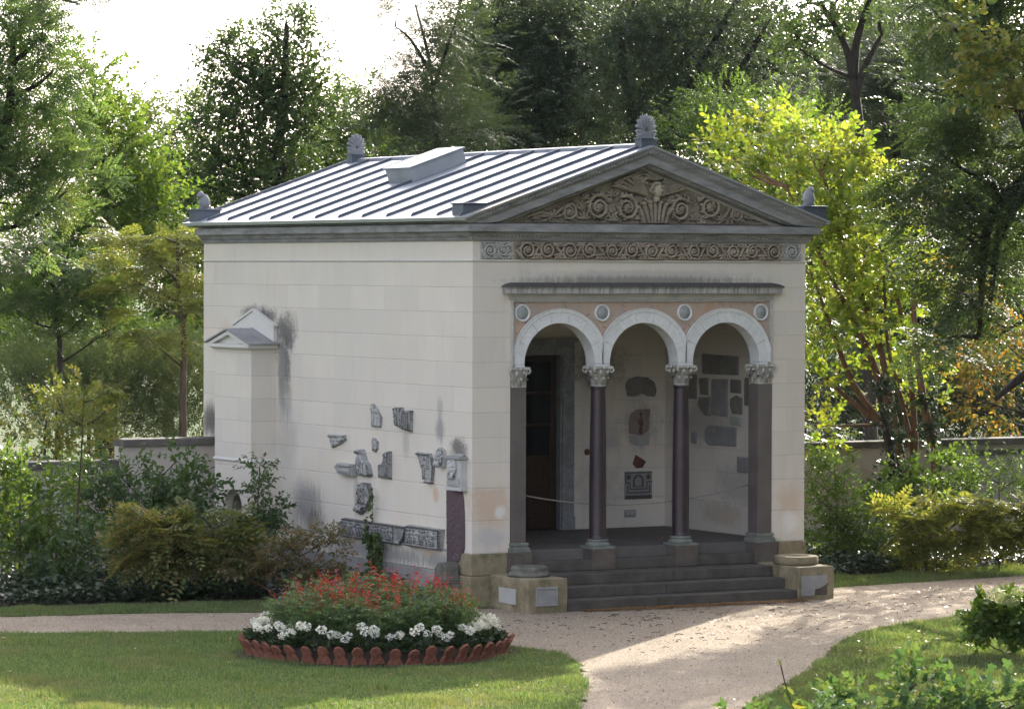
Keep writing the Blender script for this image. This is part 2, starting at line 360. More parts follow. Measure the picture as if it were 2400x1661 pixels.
def m_bark(name, dark, light):
    t = Mat(name); n = t.noise(1.0, 6, .7, vec=t.scale(t.pos(), (14.0, 14.0, 2.5)), dist=.4)
    return t.out(t.pbr(t.ramp(n, [(.3, dark), (.7, light)]), .9, t.bump(n, .8, .02), 0, .15))
M['bark'] = m_bark('grey_brown_bark', (.035,.028,.022), (.095,.078,.062))
M['bark_dark'] = m_bark('dark_bark', (.018,.016,.014), (.050,.044,.038))
M['bark_red'] = m_bark('red_brown_bark', (.075,.042,.024), (.17,.10,.06))
def m_leaf(name, cols, trans=.42, tcol=1.35, rough=.48, spec=.35, patch=None):
    """leaf colours of the kind, each leaf its own; thin leaves let light through"""
    t = Mat(name); i = t.island(); k = len(cols)
    c = t.ramp(i, [((j+.5)/k, cc) for j, cc in enumerate(cols)])
    big = t.noise(.9, 3, .6)
    if patch: c = t.mix(t.smooth(big, .52, .68, 0, .85), c, patch)
    c = t.mix(t.smooth(t.noise(2.3, 3, .6), .35, .7, 0.0, .35), c, tuple(v*.72 for v in cols[0]))
    tc = t.mix(1.0, c, (tcol*1.15, tcol*1.1, tcol*.45), 'MULTIPLY')
    d = t.pbr(c, rough, None, 0, spec)
    tr = t.node('ShaderNodeBsdfTranslucent', {0: tc}).outputs[0]
    mx = t.node('ShaderNodeMixShader', {0: trans, 1: d, 2: tr}).outputs[0]
    return t.out(mx)
M['leaf_dark'] = m_leaf('dark_green_leaves', [(.036,.062,.030), (.052,.086,.038), (.075,.110,.048)], .38, 1.2)
M['leaf_oak'] = m_leaf('oak_green_leaves', [(.038,.068,.030), (.055,.092,.038), (.080,.12,.046)], .42, 1.3)
M['leaf_blue'] = m_leaf('blue_green_leaves', [(.032,.050,.034), (.044,.068,.042), (.060,.086,.052)], .36, 1.15)
M['leaf_mid'] = m_leaf('mid_green_leaves', [(.050,.095,.025), (.075,.125,.032), (.105,.160,.042)], .45, 1.4)
M['leaf_locust'] = m_leaf('locust_leaflets', [(.060,.112,.050), (.085,.140,.058), (.115,.168,.066)], .44, 1.35, patch=(.125,.155,.06))
M['leaf_bright'] = m_leaf('yellow_green_leaves', [(.085,.145,.026), (.125,.185,.032), (.165,.215,.038), (.205,.225,.040)], .48, 1.6, .32, .5, patch=(.20,.215,.042))
M['leaf_lime'] = m_leaf('lime_green_leaves', [(.060,.115,.028), (.090,.150,.034), (.135,.185,.042)], .44, 1.4)
M['leaf_feather'] = m_leaf('yellowing_feather_leaflets', [(.11,.15,.05), (.15,.18,.06), (.19,.19,.06)], .45, 1.35)
M['leaf_orange'] = m_leaf('autumn_orange_leaves', [(.18,.10,.032), (.24,.145,.04), (.27,.19,.05), (.12,.13,.035), (.07,.10,.03), (.05,.08,.028)], .42, 1.3)
M['leaf_yellow'] = m_leaf('autumn_yellow_leaves', [(.16,.17,.045), (.21,.19,.05), (.10,.14,.04), (.065,.11,.035)], .42, 1.3)
M['leaf_ochre'] = m_leaf('ochre_fern_leaves', [(.26,.235,.10), (.31,.26,.11), (.15,.20,.075), (.30,.215,.105), (.11,.16,.06), (.13,.18,.065)], .42, 1.35)
M['leaf_rust'] = m_leaf('rusty_brown_leaves', [(.20,.145,.08), (.24,.15,.09), (.12,.15,.065), (.09,.13,.055), (.21,.12,.075), (.10,.14,.06)], .40, 1.3)
M['leaf_fern'] = m_leaf('yellow_fern_leaves', [(.20,.21,.065), (.26,.25,.075), (.15,.185,.055), (.12,.16,.05)], .5, 1.35)
M['leaf_ferngreen'] = m_leaf('green_gold_fern_leaves', [(.10,.14,.05), (.14,.17,.055), (.19,.17,.06)], .42, 1.3)
M['leaf_bluegreen'] = m_leaf('shaded_shrub_leaves', [(.060,.108,.046), (.085,.140,.060), (.11,.165,.070)], .36, 1.25)
M['leaf_ivy'] = m_leaf('ivy_leaves', [(.022,.042,.022), (.032,.056,.028), (.048,.072,.036)], .22, 1.1, .30, .6)
M['leaf_grey'] = m_leaf('grey_willow_leaves', [(.11,.155,.085), (.145,.19,.105), (.18,.215,.125)], .42, 1.1, .65, .15, patch=(.19,.215,.115))
M['leaf_vine'] = m_leaf('vine_leaves', [(.075,.145,.062), (.10,.175,.075), (.125,.205,.085), (.16,.21,.075)], .32, 1.05, .75, .15)
M['leaf_salvia'] = m_leaf('salvia_leaves', [(.085,.145,.062), (.115,.18,.075), (.15,.215,.09)], .38, 1.25)
M['leaf_geranium'] = m_leaf('geranium_leaves', [(.018,.038,.016), (.028,.052,.020), (.04,.066,.026)], .25, 1.2)
M['petal_red'] = m_leaf('red_salvia_petals', [(.50,.022,.018), (.62,.040,.024), (.44,.018,.024)], .35, 1.1)
M['petal_blue'] = m_leaf('blue_salvia_petals', [(.07,.08,.40), (.10,.12,.50)], .3, .9)
M['petal_white'] = m_leaf('white_geranium_petals', [(.86,.86,.86), (.90,.90,.89), (.87,.85,.85)], .25, .8)
M['hydrangea'] = m_leaf('pale_green_florets', [(.36,.42,.22), (.44,.48,.28), (.30,.38,.18)], .35, 1.0)
def m_grass(name, patches=True):
    t = Mat(name); i = t.island(); b = t.noise(.55, 5, .6); b2 = t.noise(2.6, 4, .6)
    c = t.ramp(i, [(.1, (.062,.115,.048)), (.45, (.125,.195,.080)), (.75, (.18,.235,.105)), (.95, (.26,.26,.14))])
    c = t.mix(t.smooth(b, .46, .66, 0, .5), c, (.19,.175,.10))
    c = t.mix(t.smooth(b2, .52, .68, 0, .6), c, (.070,.135,.048))
    c = t.mix(t.smooth(t.noise(7, 4, .7), .56, .70, 0, .5), c, (.20,.18,.11))
    d = t.pbr(c, .6, None, 0, .25); tr = t.node('ShaderNodeBsdfTranslucent', {0: t.mix(1.0, c, (1.5,1.5,.6), 'MULTIPLY')}).outputs[0]
    return t.out(t.node('ShaderNodeMixShader', {0: .35, 1: d, 2: tr}).outputs[0])
M['grass'] = m_grass('lawn_grass_blades')
def m_ground():
    t = Mat('lawn_turf_soil'); b = t.noise(.55, 5, .6); f = t.noise(40, 5, .7)
    c = t.ramp(f, [(.3, (.045,.070,.028)), (.7, (.080,.112,.042))])
    c = t.mix(t.smooth(b, .50, .68, 0, .6), c, (.14,.115,.055))
    return t.out(t.pbr(c, .95, t.bump(f, .8, .03), 0, .1))
M['ground'] = m_ground()
def m_gravel():
    t = Mat('fine_gravel'); P = t.pos()
    n = t.noise(.9, 5, .6); g = t.noise(75, 4, .75); v = t.vor(95); v2 = t.vor(42, out='Color')
    c = t.ramp(g, [(.28, (.185,.145,.102)), (.5, (.365,.30,.222)), (.74, (.53,.45,.35))])
    c = t.mix(t.smooth(n, .4, .7, 0, .35), c, (.26,.205,.165))
    c = t.mix(t.smooth(t.noise(26, 4, .8), .60, .70, 0, .6), c, (.13,.095,.070))
    c = t.mix(t.smooth(t.noise(7, 6, .8), .58, .72, 0, .35), c, (.20,.155,.12))
    c = t.mix(t.smooth(t.noise(.45, 6, .7, dist=1.0), .48, .66, 0, .45), c, (.25,.20,.15))
    c = t.mix(t.smooth(t.noise(1.7, 7, .75), .57, .7, 0, .4), c, (.47,.41,.34))
    h = t.m('ADD', g, t.m('MULTIPLY', v, .8))
    return t.out(t.pbr(c, .95, t.bump(h, .9, .015), 0, .15))
M['gravel'] = m_gravel()
M['soil'] = simple('dark_bed_soil', (.040,.030,.022), .95, .3, 9, .8)
M['litter'] = m_leaf('dry_leaf_litter', [(.24,.125,.055), (.31,.17,.07), (.17,.085,.04), (.34,.22,.09)], .2, 1.0)
M['bluefence'] = simple('dark_blue_painted_steel', (.020,.026,.050), .4, .1, 8, .05, .2, .4)
M['wire'] = simple('galvanised_wire', (.03,.032,.034), .5, .1, 8, .05, .7, .4)
M['car_paint'] = m_glass('white_car_paint', (.62,.63,.64), .25)
M['car_glass'] = m_glass('car_glass', (.02,.025,.03), .05)
M['rubber'] = simple('black_rubber', (.015,.015,.015), .8, .1, 10, .1)
M['rim'] = simple('alloy_rim', (.4,.4,.42), .35, .05, 10, .02, .9, .5)
M['iron'] = simple('rusty_iron', (.09,.035,.022), .7, .3, 20, .3)
# ------------------------------------------------------------------ carved reliefs (real displaced stone)
def _sd(A, B, poly):
    """signed distance (inside positive) to polygon and nearest outline point"""
    best = np.full(A.shape, 1e9); CA = A.copy(); CB = B.copy(); ins = np.zeros(A.shape, bool)
    n = len(poly)
    for i in range(n):
        a0, b0 = poly[i]; a1, b1 = poly[(i+1) % n]; da, db = a1-a0, b1-b0
        t = np.clip(((A-a0)*da+(B-b0)*db)/(da*da+db*db+1e-12), 0, 1)
        pa, pb = a0+t*da, b0+t*db; d = np.hypot(A-pa, B-pb)
        k = d < best; best = np.where(k, d, best); CA = np.where(k, pa, CA); CB = np.where(k, pb, CB)
        with np.errstate(divide='ignore', invalid='ignore'):
            c = ((b0 > B) != (b1 > B)) & (A < (a1-a0)*(B-b0)/(b1-b0+1e-15)+a0)
        ins ^= c
    return np.where(ins, best, -best), CA, CB
def blob(cx, cy, rx, ry, ang, h): return ('b', cx, cy, rx, ry, ang, h)
def ridge(pts, w, h): return ('r', np.array(pts, float), w, h)
def hollow(cx, cy, rx, ry, ang, h): return ('n', cx, cy, rx, ry, ang, h)
def relief_field(A, B, prims):
    H = np.zeros(A.shape); a0, b0 = A[0,0], B[0,0]; da = A[0,1]-A[0,0]; db = B[1,0]-B[0,0]
    ny, nx = A.shape
    def win(lo_a, hi_a, lo_b, hi_b):
        i0 = max(0, int((lo_a-a0)/da)-1); i1 = min(nx, int((hi_a-a0)/da)+2)
        j0 = max(0, int((lo_b-b0)/db)-1); j1 = min(ny, int((hi_b-b0)/db)+2)
        return slice(j0, max(j0, j1)), slice(i0, max(i0, i1))
    for p in prims:
        if p[0] in 'bn':
            _, cx, cy, rx, ry, an, h = p; m = max(rx, ry); s = win(cx-m, cx+m, cy-m, cy+m)
            x, y = A[s]-cx, B[s]-cy; c, sn = math.cos(an), math.sin(an)
            q = ((x*c+y*sn)/rx)**2+((-x*sn+y*c)/ry)**2
            v = h*np.sqrt(np.clip(1-q, 0, 1))
            if p[0] == 'b': H[s] = np.maximum(H[s], v)
            else: H[s] = H[s]-v
        else:
            _, P, w, h = p; n = len(P)
            ws = w if hasattr(w, '__len__') else [w]*n
            for i in range(n-1):
                m = max(ws[i], ws[i+1]); s = win(min(P[i,0],P[i+1,0])-m, max(P[i,0],P[i+1,0])+m, min(P[i,1],P[i+1,1])-m, max(P[i,1],P[i+1,1])+m)
                x, y = A[s], B[s]; d = P[i+1]-P[i]
                t = np.clip(((x-P[i,0])*d[0]+(y-P[i,1])*d[1])/(d@d+1e-12), 0, 1)
                r = np.hypot(x-P[i,0]-t*d[0], y-P[i,1]-t*d[1]); ww = ws[i]+(ws[i+1]-ws[i])*t
                H[s] = np.maximum(H[s], h*np.sqrt(np.clip(1-(r/np.maximum(ww, 1e-4))**2, 0, 1)))
    return H
def relief_mesh(name, poly, frame, thick, prims, res=.012, edge=.012, rough=.003, seed=0):
    """slab of outline `poly` standing `thick` proud of the wall with carving on its face"""
    P = np.array(poly, float); lo, hi = P.min(0)-res*2, P.max(0)+res*2
    nx, ny = int((hi[0]-lo[0])/res)+1, int((hi[1]-lo[1])/res)+1
    A, B = np.meshgrid(lo[0]+np.arange(nx)*res, lo[1]+np.arange(ny)*res)
    sd, CA, CB = _sd(A, B, [tuple(q) for q in P])
    H = relief_field(A, B, prims)
    r = np.random.default_rng(seed); H = H+r.normal(0, rough, H.shape)
    e = np.clip(sd/edge, 0, 1); inside = sd > 0
    Z = np.where(inside, thick*np.sqrt(1-(1-e)**2)+H*np.clip(sd/(edge*1.5), 0, 1), -.012)
    near = (~inside) & (sd > -1.6*res)
    A = np.where(near, CA, A); B = np.where(near, CB, B)
    V = frame(A.ravel(), B.ravel(), Z.ravel())
    idx = np.arange(nx*ny).reshape(ny, nx)
    F = np.stack([idx[:-1,:-1], idx[:-1,1:], idx[1:,1:], idx[1:,:-1]], -1).reshape(-1, 4)
    ok = inside.ravel()[F].any(1); F = F[ok]
    used = np.unique(F); mp = np.full(nx*ny, -1); mp[used] = np.arange(len(used))
    return V[used], mp[F]
def relief(name, mat, poly, frame, thick, prims, parent=None, res=.012, edge=.012, flip=False, seed=0, loc=None, rough=.003):
    V, F = relief_mesh(name, poly, frame, thick, prims, res, edge, rough, seed)
    if flip: F = F[:, ::-1]
    org = WORLD_LOC[parent.name] if parent is not None else np.array(loc if loc is not None else V.mean(0))
    return link_mesh(name, np_mesh(name, V-org, F, True), mat, parent, None if parent is not None else tuple(org))
f_left = lambda x0: (lambda a, b, h: np.stack([x0-h, a, b], -1))      # wall facing -x, a = y
f_front = lambda y0: (lambda a, b, h: np.stack([a, y0-h, b], -1))     # wall facing -y, a = x
def scroll(cx, cy, r, sgn=1, start=0.0, turns=1.6, h=.035, petals=6):
    out = []; n = 26
    pts = []; ws = []
    for i in range(n+1):
        t = i/n; a = start+sgn*2*math.pi*turns*t; q = r*(1-.72*t)
        pts.append((cx+q*math.cos(a), cy+q*math.sin(a))); ws.append(r*(.17-.07*t))
    out.append(ridge(pts, ws, h))
    for k in range(petals):
        a = 2*math.pi*k/petals+start; out.append(blob(cx+r*.20*math.cos(a), cy+r*.20*math.sin(a), r*.20, r*.12, a, h*1.15))
    out.append(blob(cx, cy, r*.11, r*.11, 0, h*1.4))
    for k in range(9):
        t = k/9*.62; a = start+sgn*2*math.pi*turns*t; q = r*(1-.72*t)*1.05
        an = a+sgn*.9; out.append(blob(cx+q*1.08*math.cos(a), cy+q*1.08*math.sin(a), r*.26, r*.10, an, h*.9))
    return out
def leaf_fan(cx, cy, r, a0, a1, n, h, w=.16):
    out = []
    for k in range(n):
        a = a0+(a1-a0)*k/(n-1); rr = r*(1-.15*abs(2*k/(n-1)-1))
        pts = [(cx+rr*t*math.cos(a+.25*t*(k-(n-1)/2)/n), cy+rr*t*math.sin(a+.25*t*(k-(n-1)/2)/n)) for t in (0,.3,.6,.85,1)]
        out.append(ridge(pts, [r*w*.5, r*w*.75, r*w, r*w, r*w*.4], h))
        out.append(blob(pts[-1][0], pts[-1][1], r*w*1.0, r*w*.8, a, h*1.2))
    return out
def figure(cx, z0, hgt, lean, r, h=.05):
    """a small carved standing figure with drapery"""
    out = [blob(cx+lean*.9, z0+hgt*.90, hgt*.075, hgt*.09, 0, h*1.25)]
    out.append(blob(cx+lean*.6, z0+hgt*.64, hgt*.13, hgt*.20, lean*2, h*1.1))
    for s in (-1, 1):
        out.append(ridge([(cx+lean*.4+s*hgt*.04, z0+hgt*.5), (cx+s*hgt*(.07+.05*r.random()), z0+hgt*.25), (cx+s*hgt*.1*r.uniform(.3,1.6), z0+.01)], [hgt*.085, hgt*.07, hgt*.05], h))
        e = r.uniform(-.25, .25)
        out.append(ridge([(cx+lean*.7+s*hgt*.10, z0+hgt*.75), (cx+lean*.7+s*hgt*.22, z0+hgt*(.6+e*.3)), (cx+lean*.7+s*hgt*.28, z0+hgt*(.62+e))], hgt*.045, h*.9))
    for k in range(3):
        x = cx+r.uniform(-.13, .13)*hgt; out.append(ridge([(x, z0+hgt*.5), (x+r.uniform(-.05,.05)*hgt, z0+hgt*.08)], hgt*.022, h*1.05))
    return out
def drapery(a0, a1, b0, b1, n, r, h=.04, slant=0.0):
    out = []
    for k in range(n):
        x = a0+(a1-a0)*(k+.5)/n+r.uniform(-.01,.01); L = b1-b0
        out.append(ridge([(x+slant, b1-r.random()*.1*L), (x+slant*.5+r.uniform(-.02,.02), (b0+b1)/2), (x+r.uniform(-.02,.02), b0+r.random()*.1*L)], [(a1-a0)/n*.35, (a1-a0)/n*.5, (a1-a0)/n*.45], h*r.uniform(.6,1.1)))
    return out
# ------------------------------------------------------------------ the temple pavilion
W_, D_ = 6.0, 9.46
pav = empty('garden_temple', (3.0, 4.73, 0), 'cream plastered garden temple with zinc gable roof, carved pediment and three-arched porch', 'garden temple')
PY, PX = 3.75, 5.78          # porch back wall and right inner wall
w = MB()
w.prism([(0,.80),(.655,.80),(.655,4.592),(5.385,4.592),(5.385,.80),(6,.80),(6,5.62),(0,5.62)], 'y', 0, .30)
w.box(0, .30, .30, D_, .80, 5.62)
w.box(PX, 6.0, .30, D_, .80, 5.62)
w.box(.30, PX, 9.16, D_, .80, 5.62)
w.prism([(-.0,5.62),(6.0,5.62),(3.0,6.66)], 'y', .09, .30)      # tympanum wall
w.prism([(-.0,5.62),(6.0,5.62),(3.0,6.66)], 'y', 9.16, 9.46)
w.build('wall', M['plaster'], pav)
pw = MB()
pw.prism([(.30,.80),(2.20,.80),(2.20,3.66),(3.77,3.66),(3.77,.80),(PX,.80),(PX,4.95),(.30,4.95)], 'y', PY, PY+.25)
pw.box(PX-.012, PX-.002, .303, PY-.001, .80, 4.95); pw.box(.302, .312, .303, PY-.001, .80, 4.95)
pw.box(.655, 5.385, .303, .313, 4.60, 4.95)
pw.build('porch_wall', M['porch'], pav)
c = MB(); c.box(.30, PX, .30, PY+.25, 4.951, 5.05); c.build('porch_ceiling', M['porch'], pav)
# plinth zone below the ledge on the long side, grey cement
p = MB()
p.box(-.012, .30, .62, 6.67, .49, .795); p.box(-.012, .30, 8.07, D_, .49, .795)
p.build('dado', M['plaster'], pav, bevel=.008)
p = MB(); p.box(-.035, .30, .62, 6.67, -.05, .486); p.box(-.035, .3, 8.07, D_, -.05, .486); p.box(PX, 6.03, .62, D_+.03, -.05, .79); p.box(.3, PX, 9.2, D_+.03, -.05, .79)
for y0 in (2.05, 1.62): p.box(-.0365, -.02, y0, y0+.05, .20, .48)
p.build('plinth', M['plinth'], pav, bevel=.01)
p = MB(); p.box(-.03, .60, -.035, .615, .47, .797); p.box(-.06, .62, -.06, .615, -.05, .467)
p.build('corner_plinth', M['mossy'], pav, bevel=.015)
p = MB(); p.box(5.50, 6.02, -.03, .615, -.05, .797); p.build('corner_plinth', M['mossy'], pav, bevel=.015)
# thin string course
s = MB(); s.sweep([(0,5.168),(.018,5.172),(.024,5.185),(.018,5.196),(0,5.20)], [(0,D_),(0,0),(6,0),(6,D_)][::-1]); s.build('string_course', M['string'], pav)
s = MB(); s.sweep([(0,.792),(.022,.796),(.022,.815),(0,.83)], [(0,6.67),(0,.62)][::-1]); s.build('ledge', M['plinth'], pav)

# main cornice (horizontal), mitred round three sides
def rev(p): return p[::-1]
c = MB()
bed = [(0,5.475),(.03,5.48),(.045,5.51),(.05,5.535),(.085,5.575),(.095,5.60),(.095,5.618)]
cor = [(.17,5.618),(.172,5.725),(.155,5.732),(0,5.745)]
c.sweep([(0,5.475)]+bed[1:]+cor, [(0,D_),(0,0),(6,0),(6,D_)][::-1])
e = c
def eggs_line(p0, p1, n, r):
    p0, p1 = np.array(p0), np.array(p1)
    for i in range(n): e.ball(p0+(p1-p0)*(i+.5)/n, r, 6, 4)
eggs_line((-.066,.0,5.555), (-.066,9.4,5.555), 150, (.020,.022,.028))
eggs_line((0,-.066,5.555), (6,-.066,5.555), 96, (.022,.020,.028))
c.build('cornice', M['corona'], pav)
# side gutters mouldings
for sx in (-1, 1):
    g = MB(); x0 = 0 if sx < 0 else 6
    prof = [(.12,5.742),(.185,5.744),(.20,5.765),(.225,5.79),(.235,5.812),(.235,5.822),(.12,5.84)]
    g.prism([(x0+sx*o, z) for o, z in prof], 'y', -.02, D_+.02)
    if sx < 0:
        e = g; eggs_line((-.212,.1,5.772), (-.212,9.4,5.772), 140, (.016,.024,.022))
    g.build('eaves_moulding', M['cornice'], pav)

# raking cornices, front and rear
TH = math.atan2(6.95-5.83, 3.26); zroof = lambda x: 6.95-abs(x-3.0)*math.tan(TH)
xs = [-.26, -.17, 0, .15, .35, .7, 1.2, 2, 3.0, 4, 4.8, 5.3, 5.65, 5.85, 6.0, 6.17, 6.26]
prof = [(.0,.0),(.262,.0),(.262,.028),(.235,.045),(.215,.075),(.195,.115),(.178,.135),(.165,.14),(.165,.255),(.10,.258),(.085,.285),(.06,.30),(-.03,.31),(-.05,.0)]
for yy, sg in ((0.0, -1), (D_, 1)):
    c = MB(); V = []; F = []; m = len(prof)
    for x in xs:
        for o, d in prof:
            z = zroof(x)-d/math.cos(TH)
            if d > .01: z = max(z, 5.748 if o <= .18 else z)
            if x < -.17 or x > 6.17: z = max(z, 5.80) if d > .01 else z
            V.append((x, yy+sg*o, z-.004))
    for i in range(len(xs)-1):
        for k in range(m):
            k2 = (k+1) % m; F.append((i*m+k, i*m+k2, (i+1)*m+k2, (i+1)*m+k))
    F += [tuple(range(m)), tuple(range((len(xs)-1)*m, len(xs)*m))]
    c.add(V, F)
    if sg < 0: rk = c
    else: c.build('raking_cornice', M['corona'], pav)
e = rk
for i in range(118):
    x = -.1+(i+.5)*6.2/118; z = zroof(x)-.088/math.cos(TH)
    if z > 5.78: e.ball((x, -.215, z), (.020,.018,.030), 6, 4)
for i in range(96):
    x = .35+(i+.5)*5.3/96; z = zroof(x)-.282/math.cos(TH)
    if z > 5.79: e.ball((x, -.088, z), (.018,.014,.020), 6, 4)
e.build('raking_cornice', M['corona'], pav)

# pediment carving
zt = lambda x: zroof(x)-.335/math.cos(TH)
r = np.random.default_rng(3); pr = []
X = lambda u: .105+(u-60)*.002893+.05
Z = lambda v: 5.762+(735-v)*.00250
for (u, v, rr, sg, st) in [(770,640,.205,1,.5),(945,642,.195,-1,2.0),(1280,650,.185,1,.8),(1465,628,.20,-1,2.6),(588,668,.125,-1,1.0),(1640,672,.115,1,2.0)]:
    pr += scroll(X(u), Z(v), rr, sg, st, 1.7, .075, 7)
for (u, v, rr) in [(500,690,.07),(430,690,.06),(390,705,.05),(1730,690,.075),(1790,700,.06),(1835,715,.045),(690,580,.06),(850,560,.06),(1560,600,.06),(680,700,.06),(860,710,.06),(1370,700,.06),(1540,700,.06),(1020,700,.06),(1215,600,.05)]:
    pr += leaf_fan(X(u), Z(v)-.03, rr*1.5, .3, 2.8, 5, .05, .22)
pr += [ridge([(X(340),Z(700)),(X(420),Z(672)),(X(500),Z(690)),(X(545),Z(650)),(X(600),Z(620)),(X(660),Z(650))], .028, .055)]
pr += [ridge([(X(1560),Z(690)),(X(1600),Z(630)),(X(1660),Z(622)),(X(1700),Z(680)),(X(1780),Z(672)),(X(1860),Z(718))], .026, .055)]
for k, (dx, hh) in enumerate([(-.23,.24),(-.15,.30),(-.07,.33),(0,.34),(.08,.32),(.16,.29),(.24,.22)]):
    x = X(1115)+dx; pr.append(ridge([(X(1115)+dx*.75, 5.765), (x, 5.77+hh*.6), (x+dx*.25, 5.77+hh)], [.045,.052,.035], .085)); pr.append(blob(x+dx*.3, 5.765+hh, .05, .035, 0, .10))
for s, cu in ((-1,1075),(1,1150)):
    for k, (du, dv, a) in enumerate([(40,60,1.0),(75,85,.9),(110,95,.75),(145,90,.6),(165,60,.45),(180,35,.3)]):
        x1, z1 = X(cu+s*du*1.05), Z(540-dv); pr.append(ridge([(X(cu+s*12),Z(560)),((X(cu)+x1)/2+s*.02,(Z(540)+z1)/2-.02),(x1,z1)], [.025,.045,.035], .075)); pr += leaf_fan(x1, z1-.02, .085, .2, 2.9, 5, .085, .25)
pr += leaf_fan(X(1110), Z(470), .19, .35, 2.8, 9, .085, .13)
for k in range(190):
    x = r.uniform(.9, 5.3); z = 5.77+r.random()*(max(5.78, min(zt(x)-.12, 6.4))-5.77)
    if z > 5.77 and zt(x)-.14 > 5.8: pr.append(blob(x, z, r.uniform(.02,.055), r.uniform(.012,.025), r.uniform(0,3.1), r.uniform(.02,.045)))
tp = [(.62,5.752),(5.40,5.752),(3.0,zt(3.0)+.0)]
ped = relief('pediment_relief', M['pediment'], tp, f_front(.075), .012, pr, pav, .0115, .01)
hd = MB(); hx, hz = X(1130), Z(535)
hd.ball((hx, .00, hz), (.072,.075,.100), 14, 10); hd.ball((hx+.012,-.075,hz-.005), (.014,.02,.026), 6, 5)
hd.ball((hx+.01,-.066,hz-.045), (.024,.012,.009), 6, 4); hd.ball((hx-.018,-.066,hz+.012), (.014,.010,.008), 6, 4); hd.ball((hx+.036,-.060,hz+.012), (.014,.010,.008), 6, 4)
hd.tube([(hx,.02,hz-.07),(hx-.005,.03,hz-.15)], [.045,.06], 8)
hd.build('carved_head', simple('pale_stone_head', (.36,.315,.235), .85, .2, 12, .3), ped)
hr = MB()
for k in range(26):
    a = math.pi*(-.15+1.3*k/25); q = r.uniform(.075,.105); hr.ball((hx+q*math.cos(a), r.uniform(-.03,.04), hz+.02+q*1.1*math.sin(a)), r.uniform(.018,.032), 6, 4)
hr.build('carved_hair', M['pediment'], ped)

# frieze: long dark scrolls and paler renewed ends
def frieze(name, x0, x1, mat, n, seed, h=.068):
    pr = []; q = np.random.default_rng(seed); L = (x1-x0)/n; zm = 5.345; pts = []
    for k in range(n):
        cx = x0+(k+.5)*L+q.uniform(-.035,.035); sg = 1 if k % 2 else -1
        pr.extend(scroll(cx, zm+.012*sg*q.uniform(0,1), min(.132, L*.40)*q.uniform(.78,1.08), sg, 1.57*sg+q.uniform(-.3,.3), 1.7, h, 6))
        for a in (-1, 1):
            pr.extend(leaf_fan(cx+L*.5, zm+a*.055, .095, (.3 if a > 0 else -2.8), (2.8 if a > 0 else -.3), 5, h*.9, .2))
        pts += [(cx-L*.5, zm), (cx-L*.25, zm+sg*.13), (cx, zm+sg*.15), (cx+L*.25, zm+sg*.13)]
    pr.append(ridge(pts+[(x1, zm)], .020, h*.85))
    for k in range(int(46*(x1-x0))): pr.append(blob(q.uniform(x0+.03,x1-.03), q.uniform(5.21,5.48), q.uniform(.02,.045), q.uniform(.010,.018), q.uniform(0,3.1), h*q.uniform(.4,.8)))
    return relief(name, mat, [(x0,5.203),(x1,5.203),(x1,5.472),(x0,5.472)], f_front(0), .014, pr, pav, .0085, .008, seed=seed)
frieze('frieze_relief', .70, 5.53, M['frieze'], 13, 4)
frieze('frieze_relief', .12, .685, M['frieze_new'], 2, 5, .035)
frieze('frieze_relief', 5.545, 5.90, M['frieze_new'], 1, 6, .035)

# hood moulding over the arcade
h = MB(); x0, x1 = .645, 5.355
h.sweep([(-.01,4.592),(.022,4.594),(.026,4.63),(.034,4.635),(.040,4.672),(.055,4.69),(.128,4.692),(.130,4.768),(.145,4.772),(.155,4.80),(.09,4.835),(-.01,4.86)], [(x0,.02),(x0,0),(x1,0),(x1,.02)][::-1])
h.build('hood_moulding', M['hood'], pav)
# arcade
ACX = [1.513, 3.016, 4.519]; AZ, RI, RO, RM = 3.624, .617, .843, .785; SPR = 3.585
sp = MB(); N = 240; xa, xb = .70, 5.335
def zarch(x):
    z = SPR
    for cx in ACX:
        d = abs(x-cx)
        if d < RO-.01: z = max(z, AZ+math.sqrt((RO-.01)**2-d*d))
    return z
V = []; F = []
for i in range(N+1):
    x = xa+(xb-xa)*i/N; za = min(zarch(x), 4.585)
    V += [(x,.03,za),(x,.03,4.589),(x,.25,za),(x,.25,4.589)]
for i in range(N):
    a = i*4; b = a+4; F += [(a,b,b+1,a+1),(a+2,a+3,b+3,b+2),(a,a+2,b+2,b)]
sp.add(V, F)
for xm in (2.2645, 3.7675): sp.box(xm-.02, xm+.02, .031, .249, SPR, 4.02)
sp.build('spandrel_panel', M['breccia'], pav)
fr = MB(); fr.box(.657,.698,-.028,.05,SPR,4.591); fr.box(5.337,5.378,-.028,.05,SPR,4.591); fr.box(.70,5.335,-.012,.028,4.566,4.590); fr.build('panel_frame', M['frame'], pav, bevel=.006)
half = .7505
